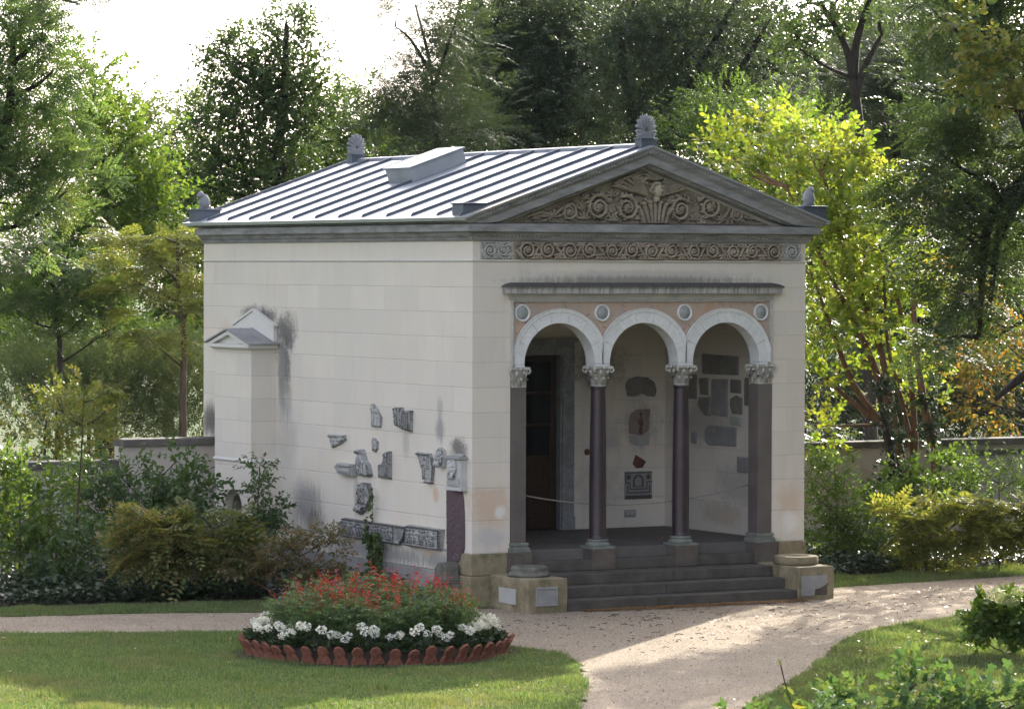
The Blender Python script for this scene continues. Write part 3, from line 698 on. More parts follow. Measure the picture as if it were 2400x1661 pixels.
for cx in ACX:
    lo = .703 if cx < 2 else cx-half; hi = 5.332 if cx > 4 else cx+half; am = MB(); ms = MB()
    segs = [(-.07,.0)]+[(math.pi*k/7, math.pi*(k+1)/7) for k in range(7)]
    def pt(rad, a, side=0):
        x, z = cx+rad*math.cos(a), AZ+rad*math.sin(a)
        return min(max(x, lo), hi), z
    for k in range(7):
        a0, a1 = math.pi*k/7+.0035, math.pi*(k+1)/7-.0035; n = 8; V = []; F = []
        for i in range(n+1):
            a = a0+(a1-a0)*i/n
            for rad, y in ((RI,-.004),(RI+.004,-.010),(RM,-.010),(RM,.26),(RI,.26)):
                x, z = pt(rad, a); V.append((x, y, z))
        for i in range(n):
            for j in range(5):
                j2 = (j+1) % 5; F.append((i*5+j, i*5+j2, (i+1)*5+j2, (i+1)*5+j))
        F += [(0,1,2,3,4), tuple(range(n*5, n*5+5))[::-1]]
        am.add(V, F)
    for s in (-1, 1):
        xi = cx+s*RI; xo = min(max(cx+s*RM, lo), hi)
        am.box(min(xi,xo), max(xi,xo), -.0095, .26, SPR, AZ-.003)
    am.build('arch', M['arch'], pav)
    V = []; F = []; prof2 = [(RM,.02),(RM,-.022),(RM+.018,-.026),(RM+.024,-.020),(RM+.040,-.028),(RO,-.034),(RO,.02)]; n = 60; m = len(prof2)
    for i in range(n+1):
        a = math.pi*i/n
        for rad, y in prof2:
            x, z = pt(rad, a); V.append((x, y, z))
    for i in range(n):
        for j in range(m): j2 = (j+1) % m; F.append((i*m+j, i*m+j2, (i+1)*m+j2, (i+1)*m+j))
    ms.add(V, F); ms.build('archivolt_moulding', M['arch'], pav)
for x in (.868, 2.272, 3.764, 5.176):
    rd = MB(); rd.lathe([(.0,.024),(.098,.024),(.10,.012),(.108,.0),(.125,-.006),(.132,.004),(.132,.04)], (x,0,4.398), 40, 'y'); ro = rd.build('roundel', M['arch'], pav)
    ds = MB(); ds.lathe([(0,.0),(.099,.0),(.099,.01)], (x,.0105,4.398), 36, 'y'); ds.build('disc', M['roundel'], ro)

# columns: shaft > capital, base, plinth_block
def capital_mb(mb, cx, cy, z0, hgt, rb, ra, square=False):
    """leafy capital: bell, two rows of curled leaves, corner volutes, hollow-sided abacus"""
    if square: mb.prism([(cx-rb,cy-rb),(cx+rb,cy-rb),(cx+rb,cy+rb),(cx-rb,cy+rb)], 'z', z0, z0+hgt*.86)
    else: mb.lathe([(rb*1.12,0),(rb*1.14,hgt*.05),(rb*1.0,hgt*.09),(rb*1.02,hgt*.5),(rb*1.35,hgt*.86),(0,hgt*.86)], (cx,cy,z0), 20)
    def leaf(a, r0, zb, zt, out, wd):
        ca, sa = math.cos(a), math.sin(a); rows = [(r0,zb,wd*.8),(r0+.006,zb+(zt-zb)*.45,wd),(r0+.018,zb+(zt-zb)*.8,wd*.95),(r0+out*.65,zt,wd*.75),(r0+out,zt-.012,wd*.5),(r0+out*.95,zt-.035,wd*.22)]
        V = []
        for rr, zz, ww in rows:
            for t, dr in ((-1,-.010),(-.5,.004),(0,.010),(.5,.004),(1,-.010)):
                x = (rr+dr)*ca-t*ww*sa; y = (rr+dr)*sa+t*ww*ca; V.append((cx+x, cy+y, zz))
        F = [(i*5+j, i*5+j+1, (i+1)*5+j+1, (i+1)*5+j) for i in range(len(rows)-1) for j in range(4)]
        mb.add(V, F, True)
    q = 1.18 if square else 1.0
    for k in range(8): leaf(2*math.pi*k/8, rb*1.05*q, z0+hgt*.06, z0+hgt*.46, .052, .046)
    for k in range(8): leaf(2*math.pi*(k+.5)/8, rb*1.10*q, z0+hgt*.3, z0+hgt*.70, .062, .044)
    ab = []
    for k in range(4):
        a = math.pi/4+k*math.pi/2; b = a+math.pi/2
        c0 = np.array([math.cos(a), math.sin(a)])*ra*1.3; c1 = np.array([math.cos(b), math.sin(b)])*ra*1.3; mid = (c0+c1)/2*.84
        tt = np.array([-math.sin(a), math.cos(a)])*.02
        ab += [tuple(c0-tt+np.array([cx,cy])), tuple(c0+tt+np.array([cx,cy]))] + [tuple(np.array([cx,cy])+c0*(1-t)**2+2*t*(1-t)*mid+c1*t*t) for t in (.25,.5,.75)]
        # volute at the corner
        d = np.array([math.cos(a), math.sin(a)]); pts = []
        for i in range(13):
            w_ = 2.2*math.pi*i/12; rr = .042*(1-.6*i/12); o = ra*1.12+rr*math.sin(w_)*1.0; zz = z0+hgt*.80+rr*math.cos(w_)
            pts.append((cx+d[0]*o, cy+d[1]*o, zz))
        mb.tube(pts, [.018-.008*i/12 for i in range(13)], 6)
        mb.tube([(cx+d[0]*rb*.9, cy+d[1]*rb*.9, z0+hgt*.5), (cx+d[0]*rb*1.2, cy+d[1]*rb*1.2, z0+hgt*.72), pts[0]], [.012,.015,.016], 6)
        e2 = np.array([math.cos(a+math.pi/4), math.sin(a+math.pi/4)]); mb.ball((cx+e2[0]*ra*1.0, cy+e2[1]*ra*1.0, z0+hgt*.92), (.028,.028,.026), 8, 5)
        for s in (-1, 1):
            t2 = np.array([-e2[1], e2[0]])*s; mb.ball((cx+e2[0]*ra*.95+t2[0]*.062, cy+e2[1]*ra*.95+t2[1]*.062, z0+hgt*.72), (.026,.026,.03), 7, 5)
    mb.prism(ab, 'z', z0+hgt*.87, z0+hgt)
AY = .125
for cx in (2.272, 3.772):
    sh = MB(); sh.lathe([(.0,.945),(.148,.945),(.150,.962),(.134,.975),(.132,1.0),(.1315,1.8),(.124,2.5),(.112,3.22),(.112,3.235),(.124,3.245),(.124,3.268),(.110,3.278),(0,3.278)], (cx,AY,0), 40)
    col = sh.build('column', M['porphyry'], pav)
    b = MB(); b.lathe([(.0,.84),(.185,.84),(.196,.855),(.192,.878),(.172,.888),(.160,.900),(.158,.910),(.166,.917),(.172,.928),(.165,.942),(.150,.946),(0,.946)], (cx,AY,0), 36)
    b.box(cx-.198, cx+.198, AY-.198, AY+.198, .802, .841); b.build('base', M['base'], col, bevel=.004)
    b = MB(); b.box(cx-.205, cx+.205, AY-.205, AY+.205, .482, .800); b.build('plinth_block', M['plinthblock'], col, bevel=.012)
    b = MB(); capital_mb(b, cx, AY, 3.279, .305, .108, .185); b.build('capital', M['capital'], col)
for cx, sx in ((.80,-1),(5.245,1)):
    sh = MB(); sh.box(cx-.128, cx+.128, -.005, .27, .945, 3.28); col = sh.build('pilaster', M['granite'], pav, bevel=.006)
    b = MB()
    for zz, o in ((.802,.035),(.845,.030),(.875,.012),(.90,.020)): b.box(cx-.13-o*1.5, cx+.13+o*1.5, -.01-o*1.5, .275+o, zz, zz+(.042 if zz < .84 else .029 if zz < .9 else .044))
    b.build('base', M['base'], col, bevel=.006)
    b = MB(); b.box(cx-.205, cx+.205, -.085, .33, .482, .800); b.build('plinth_block', M['plinthblock'], col, bevel=.012)
    b = MB(); capital_mb(b, cx, AY, 3.279, .305, .128, .185, True); b.build('capital', M['capital'], col)

# porch floor and steps
fl = MB(); fl.box(.30, PX-.001, .60, PY, .70, .80); fl.box(.62,5.48,.22,.599,.483,.80); fl.build('porch_floor', M['floor'], pav, bevel=.01)
for k, (y0, z1) in enumerate([(-1.20,.16),(-.86,.32),(-.52,.48),(-.03,.64)]):
    st = MB(); xa, xb = (.96, 5.05) if k < 3 else (.62, 5.45)
    if k < 3:
        for (q0, q1) in ((xa, 2.55+.35*k), (2.555+.35*k, xb)): st.box(q0, q1, y0, [-.84,-.50,.60][k], z1-.16 if k else -.05, z1-.002*(q0 > xa))
    else: st.box(xa, xb, y0, .50, .482, z1)
    st.build('step', M['step'], pav, bevel=.012)

# door in the porch
d = MB(); yd = PY+.10
for x0, x1 in ((2.235, 2.985), (2.990, 3.735)):
    d.box(x0, x0+.11, yd, yd+.06, .81, 3.63); d.box(x1-.11, x1, yd, yd+.06, .81, 3.63)
    for z0, z1 in ((.81,1.05),(1.46,1.56),(1.92,2.02),(2.50,2.54),(3.02,3.06),(3.55,3.63)): d.box(x0+.11, x1-.11, yd+.003, yd+.057, z0, z1)
    for z0, z1 in ((1.05,1.46),(1.56,1.92)): d.box(x0+.11, x1-.11, yd+.022, yd+.045, z0, z1)
dr = d.build('door', M['wood'], pav, bevel=.006)
for x0, x1 in ((2.235, 2.985), (2.990, 3.735)):
    for z0, z1 in ((2.02,2.50),(2.54,3.02),(3.06,3.55)):
        q = MB(); q.box(x0+.11, x1-.11, yd+.025, yd+.035, z0, z1); q.build('pane', M['pane'], dr)
M['brass'] = simple('old_brass', (.25,.17,.07), .4, .1, 20, .05, .8)
for hx_ in (2.93, 3.05): q = MB(); q.ball((hx_, yd-.03, 1.75), .028, 10, 6); q.build('handle', M['brass'], dr)
q = MB()
for x0, x1 in ((1.98,2.20),(3.77,3.99)): q.box(x0, x1, PY-.05, PY-.003, 1.02, 3.66); q.box(x0-.015, x1+.015, PY-.065, PY-.003, .80, 1.018)
q.box(1.98, 3.99, PY-.05, PY-.003, 3.662, 3.86); q.box(1.93, 4.04, PY-.09, PY-.003, 3.862, 3.93)
for x0, x1 in ((2.202,2.232),(3.738,3.768)): q.box(x0, x1, PY-.02, PY+.24, .80, 3.655)
q.build('door_surround', M['jamb'], pav, bevel=.006)

# roof: zinc sheets with standing seams
rf = MB(); T = .03; y0, y1 = -.265, D_+.27
rf.prism([(-.262,5.832),(3.0,6.953),(6.262,5.832),(6.262,5.832-T),(3.0,6.953-T),(-.262,5.832-T)], 'y', y0, y1)
rf.prism([(-.29,5.826),(-.262,5.836),(-.262,5.78),(-.275,5.775)], 'y', y0, y1); rf.prism([(6.29,5.826),(6.262,5.836),(6.262,5.78),(6.275,5.775)], 'y', y0, y1)
roof = rf.build('roof', M['zinc'], pav)
sm = MB(); sl = np.array([3.26, 1.121]); sl /= np.linalg.norm(sl); nr = np.array([-sl[1], sl[0]])
for k in range(13):
    y = -.02+.815*k
    for s in (-1, 1):
        def q2(d, hh): a = np.array([-.25,5.836])+sl*d+nr*hh; return (a[0] if s < 0 else 6-a[0], a[1])
        a0 = .06 if k not in (0, 12) else .0; Lr = 3.42
        P8 = [(*q2(a0,0),), (*q2(Lr,0),), (*q2(Lr,.042),), (*q2(a0+.05,.042),)]
        sm.prism(P8, 'y', y-.011, y+.011)
sm.build('standing_seam', M['zinc_dark'], roof)
rc = MB(); rc.prism([(2.90,6.925),(2.93,6.975),(3.0,6.995),(3.07,6.975),(3.10,6.925),(3.0,6.955)], 'y', .12, D_-.05); rc.build('ridge_cap', M['zinc_dark'], roof)
# roof hatch (raised box following the slope)
def onslope(x, h): return (x-math.sin(TH)*h, zroof(x)+.003+math.cos(TH)*h)
hb = MB(); a, b = 1.58, 2.56
hb.prism([onslope(a,0), onslope(b,0), onslope(b,.235), onslope(a,.235)], 'y', 4.78, 5.66)
hb.prism([onslope(a-.03,.236), onslope(b+.03,.236), onslope(b+.03,.262), onslope(a-.03,.262)], 'y', 4.75, 5.69)
hb.build('roof_hatch', simple('painted_hatch_metal', (.27,.29,.31), .5, .12, 3, .1, .3, .4), roof, bevel=.008)

# acroteria
def palmette(mb, cx, cy, z0, wd, hg, th, n=11, axis=0):
    """fan of lobes, thick, on a little neck"""
    ex = np.array([1,0,0]) if axis == 0 else np.array([0,1,0]); ey = np.array([0,1,0]) if axis == 0 else np.array([1,0,0])
    for k in range(n):
        a = math.pi*(.5+.62*(2*k/(n-1)-1)); L = hg*(.80+.20*math.sin(max(a,.15)) if 0 < a < math.pi else .7)
        dirv = ex*math.cos(a)*wd/hg*.95+np.array([0,0,1])*math.sin(a)
        base = np.array([cx,cy,z0+hg*.30]); tip = base+dirv*L*.68
        pts = [base+(tip-base)*t for t in (.15,.45,.75,.95)]
        for s in (-1, 1):
            mb.tube([p+ey*s*th*.28 for p in pts], [hg*.035,hg*.06,hg*.075,hg*.05], 7)
        mb.tube([p*1.0 for p in pts], [hg*.04,hg*.06,hg*.07,hg*.055], 7)
        mb.ball(tip, (hg*.065 if axis == 0 else th*.45, th*.45 if axis == 0 else hg*.065, hg*.07), 8, 5)
    for s in (-1, 1):
        pts = []
        for i in range(12):
            w_ = 2.4*math.pi*i/11; rr = wd*.16*(1-.6*i/11); pts.append(np.array([cx,cy,z0+hg*.16])+ex*s*(wd*.30-rr*math.cos(w_))+np.array([0,0,rr*math.sin(w_)]))
        mb.tube(pts, th*.32, 6)
    mb.box(*( (cx-wd*.40,cx+wd*.40,cy-th*.4,cy+th*.4) if axis == 0 else (cx-th*.4,cx+th*.4,cy-wd*.40,cy+wd*.40) ), z0-.01, z0+hg*.30)
ast = M['zinc_fig'] = m_relief('grey_cast_acroterion', (.10,.105,.115), (.22,.225,.245), (.03,.031,.036))
for (cx, cy) in ((3.0,-.05),(3.0,D_+.12)):
    b = MB(); b.box(cx-.14, cx+.14, cy-.10, cy+.10, 6.86, 7.045); b.box(cx-.155, cx+.155, cy-.115, cy+.115, 7.046, 7.065); base = b.build('acroterion', M['zinc_dark'], pav, bevel=.006)
    b = MB(); palmette(b, cx, cy, 7.065, .30, .345, .13); b.build('palmette', ast, base)
for (cx, cy, full) in ((-.02,D_-.02,1),(6.02,-.02,1),(-.02,.15,0),(6.02,D_-.02,1)):
    zb = 5.90; b = MB(); wx = .19 if full else .16
    b.box(cx-wx, cx+wx+.06, cy-.17, cy+.17, 5.84, zb+.14 if full else zb+.12); b.box(cx-wx-.02, cx+wx+.08, cy-.19, cy+.19, (zb+.14 if full else zb+.12)+.001, (zb+.14 if full else zb+.12)+.025)
    base = b.build('acroterion', M['zinc_dark'], pav, bevel=.006)
    if full:
        b = MB(); s = 1 if cx < 3 else -1; z0 = zb+.165
        palmette(b, cx+.02, cy, z0-.02, .18, .25, .11, 7, 0 if cx < 3 else 0)
        b.ball((cx-.05*s, cy, z0+.25), (.06,.055,.055), 9, 6); b.ball((cx-.09*s, cy, z0+.23), (.04,.035,.03), 8, 5); b.ball((cx+.02, cy, z0+.12), (.10,.09,.14), 9, 6)
        b.build('winged_figure', ast, base)

# side bay with its own little gabled roof
bx = -.44; y0, y1 = 6.67, 8.07
b = MB()
arc = [(7.72,0)]+[(7.36+.36*math.cos(a), 1.03+.36*math.sin(a)) for a in np.linspace(0, math.pi, 15)]+[(7.0,0)]
b.prism([(y1,0),(y1,3.78),(y0,3.78),(y0,0)]+[(7.0,0)]+arc[1:-1][::-1]+[(7.72,0)], 'x', bx, bx+.16)
b.box(bx+.16, -.001, y0, y0+.12, 0, 3.78); b.box(bx+.16, -.001, y1-.12, y1, 0, 3.78); b.box(-.03, -.001, y0+.12, y1-.12, 0, 3.78)
bay = b.build('projecting_bay', M['plaster'], pav)
b = MB(); b.sweep([(0,1.845),(.02,1.85),(.03,1.87),(.02,1.885),(.012,1.90),(0,1.905)], [(-.002,y1),(bx,y1),(bx,y0),(-.002,y0)][::-1]); b.build('string_moulding', M['string'], bay)
b = MB(); ym = (y0+y1)/2; o = .17
b.sweep([(0,3.70),(.03,3.705),(.05,3.73),(.10,3.745),(.10,3.80),(0,3.81)], [(-.002,y1),(bx,y1),(bx,y0),(-.002,y0)][::-1])
b.prism([(y1+.10,3.80),(ym,4.02),(y0-.10,3.80)], 'x', bx-.02, -.004)
b.prism([(y1+.10,3.805),(ym,4.025),(y0-.10,3.805),(y0+.10,3.80),(ym,3.955),(y1-.10,3.80)], 'x', bx-.10, bx-.021)
b.build('gable_cornice', M['string'], bay)
b = MB(); b.prism([(y1+o,3.822),(ym,4.060),(y0-o,3.822),(y0-o,3.80),(ym,4.036),(y1+o,3.80)], 'x', bx-.135, -.02)
for t in (-.30,-.10): b.prism([(y0-o,3.83),(ym,4.07),(ym,4.05),(y0-o,3.81)], 'x', t-.008, t+.008)
b.build('bay_roof', M['zinc_bay'], bay)
b = MB(); b.prism([(8.10,3.80),(8.10,4.10),(7.37,4.345),(6.60,4.10),(6.60,3.80)], 'x', -.07, -.003); b.prism([(8.14,4.09),(8.14,4.125),(7.37,4.385),(6.56,4.125),(6.56,4.09),(7.37,4.345)], 'x', -.095, -.003)
b.build('gable_panel', M['string'], bay, bevel=.006)
# ------------------------------------------------------------------ antique fragments set in the long wall
q = np.random.default_rng(21); G1 = 'antique fragments on the side wall'
def frag(name, label, cat, mat, poly, thick, prims, edge=.02, res=.011, group=G1, frame=None, seed=1, rough=.004):
    o = relief(name, M[mat], poly, frame or f_left(0.0), thick, prims, None, res, edge, False, seed, rough=rough)
    return tag(o, label, cat, group)
def vscale(P, cx, cy, s): return [((a-cx)*s+cx, (b-cy)*s+cy) for a, b in P]
frag('relief_fragment', 'pale tall relief fragment with slanting right edge, upper left of the pair', 'relief', 'marble_pale', [(3.218,2.936),(3.138,2.945),(2.999,2.861),(2.92,2.79),(2.861,2.737),(2.899,2.574),(3.208,2.573)], .035,
     figure(3.08,2.59,.33,-.02,q,.03)+drapery(2.92,3.03,2.59,2.75,4,q,.02))
frag('drapery_fragment', 'dark torn relief fragment with notched top and hanging drapery folds', 'relief', 'marble_dark', [(2.404,2.915),(2.169,2.923),(2.134,2.873),(2.091,2.842),(2.007,2.878),(1.846,2.883),(1.867,2.546),(2.082,2.57),(2.198,2.589),(2.321,2.62)], .06,
     drapery(1.88,2.10,2.57,2.86,6,q,.045)+drapery(2.10,2.38,2.62,2.90,6,q,.05,.05)+[blob(2.27,2.82,.09,.05,.3,.06)])
frag('cornice_fragment', 'small pale wedge of carved cornice with a leaf at its right end', 'relief', 'marble_pale', [(4.688,2.401),(4.082,2.414),(4.081,2.336),(4.204,2.274),(4.554,2.18)], .04,
     [ridge([(4.66,2.375),(4.10,2.388)], .022, .03)]+leaf_fan(4.22,2.30,.10,.2,2.6,5,.03,.2)+figure(4.45,2.20,.16,0,q,.025))
frag('oval_fragment', 'smallest pale oval stone fragment above the bird-headed figure', 'relief', 'marble_pale', [(3.175,2.408),(3.076,2.406),(2.985,2.346),(2.996,2.235),(3.075,2.176),(3.182,2.208)], .035, figure(3.09,2.20,.19,0,q,.025))
e = frag('draped_figure', 'grey draped standing figure with beaked head bent to the left', 'statue', 'marble_relief', [(3.674,2.176),(3.60,2.212),(3.453,2.21),(3.393,2.105),(3.333,2.034),(3.252,1.983),(3.172,1.82),(3.251,1.783),(3.531,1.787),(3.58,1.929),(3.553,2.098)], .09,
     [blob(3.53,2.185,.10,.055,0,.07), blob(3.47,2.03,.10,.09,.4,.06)]+drapery(3.26,3.55,1.80,2.02,6,q,.05,.04), .03)
gk = MB()
P = [(4.35,1.90),(4.22,1.965),(3.72,1.965),(3.72,1.775),(4.18,1.775)]
gk.prism([(a,b) for a, b in P], 'x', -.10, .01); gk.prism([(4.20,1.885),(4.12,1.905),(3.74,1.905),(3.76,1.80),(4.08,1.80)], 'x', -.13, -.101); gk.prism([(4.20,1.925),(4.16,1.962),(3.73,1.962),(3.73,1.925)], 'x', -.15, -.101)
for k in range(8): gk.ball((-.135, 3.79+k*.05, 1.85), (.025,.022,.035), 7, 5)
tag(gk.build('console_fragment', M['marble_dark'], None, (0,4.2,1.88), bevel=.012), 'dark blocky console fragment jutting far out of the wall, leftmost of its row', 'console', G1)
frag('pilaster_fragment', 'dark stepped pilaster fragment, tall on its right side', 'relief', 'marble_dark', [(2.916,2.008),(2.798,2.023),(2.72,2.21),(2.544,2.227),(2.542,1.788),(2.934,1.792)], .055,
     drapery(2.56,2.72,1.82,2.19,3,q,.04)+drapery(2.74,2.91,1.82,2.0,4,q,.025)+figure(2.63,1.83,.34,0,q,.04))
frag('curved_relief', 'dark curved relief of crowded figures below the draped figure', 'relief', 'marble_dark', [(3.511,1.691),(3.251,1.69),(3.19,1.56),(3.17,1.45),(3.249,1.353),(3.368,1.254),(3.528,1.17),(3.669,1.199),(3.69,1.253),(3.65,1.302),(3.731,1.344),(3.63,1.368),(3.65,1.442),(3.57,1.539)], .07,
     figure(3.42,1.36,.32,.03,q,.06)+figure(3.32,1.36,.26,-.02,q,.05)+[blob(3.5+.13*k,1.24+.03*(k%2),.07,.045,.4*k,.06) for k in range(-1,2)]+[ridge([(3.55,1.62),(3.45,1.5),(3.5,1.38)], .03, .05)], .025)
def crowd(a0, a1, z0, hgt, n, h=.05):
    out = []
    for k in range(n):
        c = a0+(a1-a0)*(k+.5)/n; out += figure(c+q.uniform(-.02,.02), z0+q.uniform(-.005,.01), hgt*q.uniform(.85,1.0), q.uniform(-.05,.05), q, h)
    return out
frag('sarcophagus_frieze', 'long dark sarcophagus front crowded with small figures, ivy hanging over it', 'relief', 'marble_dark', [(4.104,1.097),(3.208,1.090),(2.266,1.088),(1.97,1.085),(2.072,.894),(2.206,.785),(4.196,.797),(4.238,.92)], .07,
     crowd(2.36,4.15,.835,.235,16,.06)+[ridge([(2.22,.812),(4.17,.822)], .018, .05), ridge([(2.0,1.07),(4.09,1.08)], .014, .045), ridge([(2.30,.83),(2.30,1.06)], .02, .055)], .015, .011)
frag('sarcophagus_relief', 'light grey framed sarcophagus panel with a row of dancing figures', 'relief', 'marble_relief', [(1.912,1.123),(.822,1.12),(.883,.791),(1.956,.793)], .07,
     crowd(.93,1.88,.83,.26,8,.055)+[ridge([(.90,.812),(1.93,.812)], .020, .05), ridge([(.86,1.10),(1.89,1.10)], .018, .05), ridge([(.885,.82),(.86,1.10)], .02, .05), ridge([(1.92,.82),(1.90,1.10)], .02, .05)], .015, .011)
frag('wedge_relief', 'pale wedge-shaped pilaster piece tapering downwards beside the bearded mask', 'relief', 'marble_relief', [(1.679,2.252),(1.246,2.25),(1.189,2.154),(1.151,2.031),(1.187,1.787),(1.393,1.785),(1.526,2.012)], .05,
     figure(1.36,1.85,.34,-.03,q,.045)+[ridge([(1.64,2.225),(1.26,2.225)], .022, .04), ridge([(1.39,1.805),(1.20,1.805)], .016, .04)]+drapery(1.22,1.50,2.02,2.20,6,q,.03), .014)
def mask_mb(mb, x, y, z, s):
    """bearded mask facing -x"""
    mb.ball((x,y,z), (.09*s,.105*s,.15*s), 14, 10); mb.ball((x-.085*s,y,z+.0*s), (.03*s,.022*s,.05*s), 8, 6)
    for k in (-1,1): mb.ball((x-.07*s,y+k*.05*s,z+.055*s), (.028*s,.045*s,.016*s), 8, 5); mb.ball((x-.055*s,y+k*.06*s,z-.015*s), (.035*s,.035*s,.03*s), 8, 5)
    rr = np.random.default_rng(int(z*1000))
    for k in range(26):
        a = math.pi*2*k/26; mb.ball((x+.01-rr.uniform(0,.05)*s, y+.11*s*math.cos(a), z+.03*s+.15*s*math.sin(a)), rr.uniform(.022,.04)*s, 6, 4)
    for k in range(7): mb.tube([(x-.06*s,y+(k-3)*.028*s,z-.07*s),(x-.085*s,y+(k-3)*.032*s,z-.13*s),(x-.05*s,y+(k-3)*.03*s,z-.20*s)], [.018*s,.02*s,.010*s], 6)
mk = MB(); mask_mb(mk, -.07, .90, 2.20, .72); mk.prism([(1.04,2.20),(1.01,2.31),(.92,2.36),(.81,2.32),(.77,2.20),(.80,2.06),(.98,2.06)], 'x', -.05, .01)
tag(mk.build('carved_mask', M['marble_dark'], None, (0,.9,2.2)), 'small bearded stone mask jutting out between the wedge relief and the corner console', 'mask', G1)
ck = empty('corner_console', (-.12,.46,1.73), 'tall grey console block with open-mouthed mask under a moulded slab, nearest the corner', 'console', G1)
b = MB(); b.prism([(.57,1.735),(.57,2.20),(.15,2.20),(.15,1.735)], 'x', -.115, .01); b.prism([(.59,1.735),(.59,1.785),(.135,1.785),(.135,1.735)], 'x', -.135, .011)
for k in range(8): b.tube([(-.118,.19+k*.048,1.80),(-.135,.19+k*.048,1.85),(-.122,.20+k*.046,1.93)], [.018,.020,.010], 6)
b.build('block', M['marble_relief'], ck, bevel=.012)
b = MB(); b.prism([(.61,2.201),(.61,2.25),(.12,2.25),(.12,2.201)], 'x', -.155, .012); b.ball((-.06,.26,2.26), (.07,.11,.035), 8, 5); b.build('top_slab', M['tablet_grey'], ck, bevel=.015)
b = MB(); mask_mb(b, -.12, .37, 2.06, .78); b.build('mask', M['marble_relief'], ck); b = MB(); b.ball((-.195,.37,1.985), (.02,.035,.026), 10, 6); b.build('mouth', M['tablet_dark'], ck)
frag('porphyry_slab', 'broken upright slab of dull purple porphyry under the corner console', 'slab', 'slab_porphyry', [(.745,1.728),(.283,1.728),(.235,1.60),(.215,1.443),(.195,1.1),(.20,.878),(.30,.66),(.642,.56),(.735,.45)], .035, [], .012, .02)
pk = MB(); pk.prism([(.72,-.02),(.72,.30),(.64,.34),(.22,.34),(.22,-.02)], 'x', -.40, -.065); pk.prism([(.70,.341),(.66,.375),(.24,.375),(.24,.341)], 'x', -.42, -.065)
for k in range(1): pk.prism([(.64,.376),(.62,.55),(.52,.655),(.36,.665),(.27,.60),(.26,.376)], 'x', -.30, -.07)
tag(pk.build('rounded_stone', M['drum'], None, (-.25,.46,0), bevel=.03), 'squat dark stone block with a rounded top piece below the purple slab', 'stone', None)

# ------------------------------------------------------------------ tablets and fragments in the porch
G2 = 'stone tablets on the porch wall'; fb = f_front(PY); sh = lambda P: [(a-.145, b+.012) for a, b in P]
frag('arched_fragment', 'dark arch-topped stone fragment, highest on the porch back wall', 'relief', 'tablet_dark', sh([(5.126,3.138),(5.179,3.23),(5.351,3.282),(5.571,3.266),(5.697,3.184),(5.745,3.063),(5.714,2.935),(5.572,2.945),(5.462,2.987),(5.321,2.943),(5.164,2.956)]), .03, [blob(5.25,3.1,.12,.07,.2,.02),ridge([(5.05,3.02),(5.2,3.14),(5.4,3.16),(5.55,3.04)], .03, .02)], .02, .02, G2, fb)
fr_ = frag('painted_fragment', 'worn wall-painting piece with a dark red standing figure', 'painting', 'fresco', sh([(5.198,2.497),(5.228,2.657),(5.353,2.735),(5.62,2.744),(5.613,2.383),(5.45,2.292),(5.199,2.337)]), .012, [], .01, .02, G2, fb)
b = relief('painted_figure', simple('faded_red_paint', (.125,.055,.042), .9, .3, 20, .1), sh([(5.40,2.32),(5.47,2.32),(5.475,2.45),(5.49,2.55),(5.455,2.60),(5.455,2.67),(5.43,2.69),(5.405,2.67),(5.41,2.60),(5.37,2.54),(5.40,2.45)]), f_front(PY-.0125), .003, [], fr_, .012, .003)
frag('plaster_patch', 'pale ragged mortar patch under the worn wall painting', 'patch', 'tablet_pale', sh([(5.199,2.325),(5.45,2.280),(5.613,2.370),(5.623,2.142),(5.388,2.12),(5.215,2.177)]), .010, [], .01, .025, G2, fb)
frag('heart_fragment', 'small dark heart-shaped stone piece above the mosaic', 'stone', 'red_stone', sh([(5.341,1.993),(5.546,1.876),(5.484,1.771),(5.358,1.752),(5.279,1.829)]), .02, [blob(5.25,1.87,.06,.09,.3,.015)], .015, .02, G2, fb)['group']
frag('red_disc', 'round red stone disc beside the first column', 'disc', 'red_stone', [(4.26+.062*math.cos(a),2.06+.062*math.sin(a)) for a in np.linspace(0, 2*math.pi, 20)[:-1]], .012, [], .006, .02, G2, fb)
mz = empty('mosaic_panel', (5.25, PY-.01, 1.26), 'square black and white mosaic panel with arch and stepped key pattern', 'mosaic', G2)
b = MB(); b.box(4.98, 5.515, PY-.016, PY-.002, 1.262, 1.722); b.build('panel', M['tablet_grey'], mz, bevel=.004)
b = MB(); yq = PY-.020; bx_ = lambda x0,x1,z0,z1: b.box(4.98+x0*.535, 4.98+x1*.535, yq, PY-.0165, 1.262+z0*.46, 1.262+z1*.46)
bx_(.02,.98,.01,.14); bx_(.02,.98,.93,.97); bx_(.02,.045,.62,.929); bx_(.02,.20,.575,.619); bx_(.80,.98,.60,.645); bx_(.17,.205,.44,.574); bx_(.785,.82,.44,.599); bx_(.08,.115,.26,.52); bx_(.885,.92,.26,.52); bx_(.08,.92,.215,.259); bx_(.17,.82,.345,.385); bx_(.17,.205,.386,.439); bx_(.785,.82,.386,.439); bx_(.28,.70,.44,.47)
for rr, w_ in ((.105,.022),(.075,.012)):
    V = []; F = []; n = 16; cx, cz = 5.243, 1.262+.66*.46
    for i in range(n+1):
        a = math.pi*i/n
        for r2 in (rr-w_, rr):
            for y in (yq, PY-.0165): V.append((cx+r2*math.cos(a), y, cz+r2*math.sin(a)))
    for i in range(n): a = i*4; F += [(a,a+4,a+6,a+2),(a+2,a+6,a+7,a+3),(a,a+1,a+5,a+4)]
    b.add(V, F); b.box(cx-rr, cx-rr+w_, yq, PY-.0165, 1.262+.471*.46, cz-.001); b.box(cx+rr-w_, cx+rr, yq, PY-.0165, 1.262+.471*.46, cz-.001)
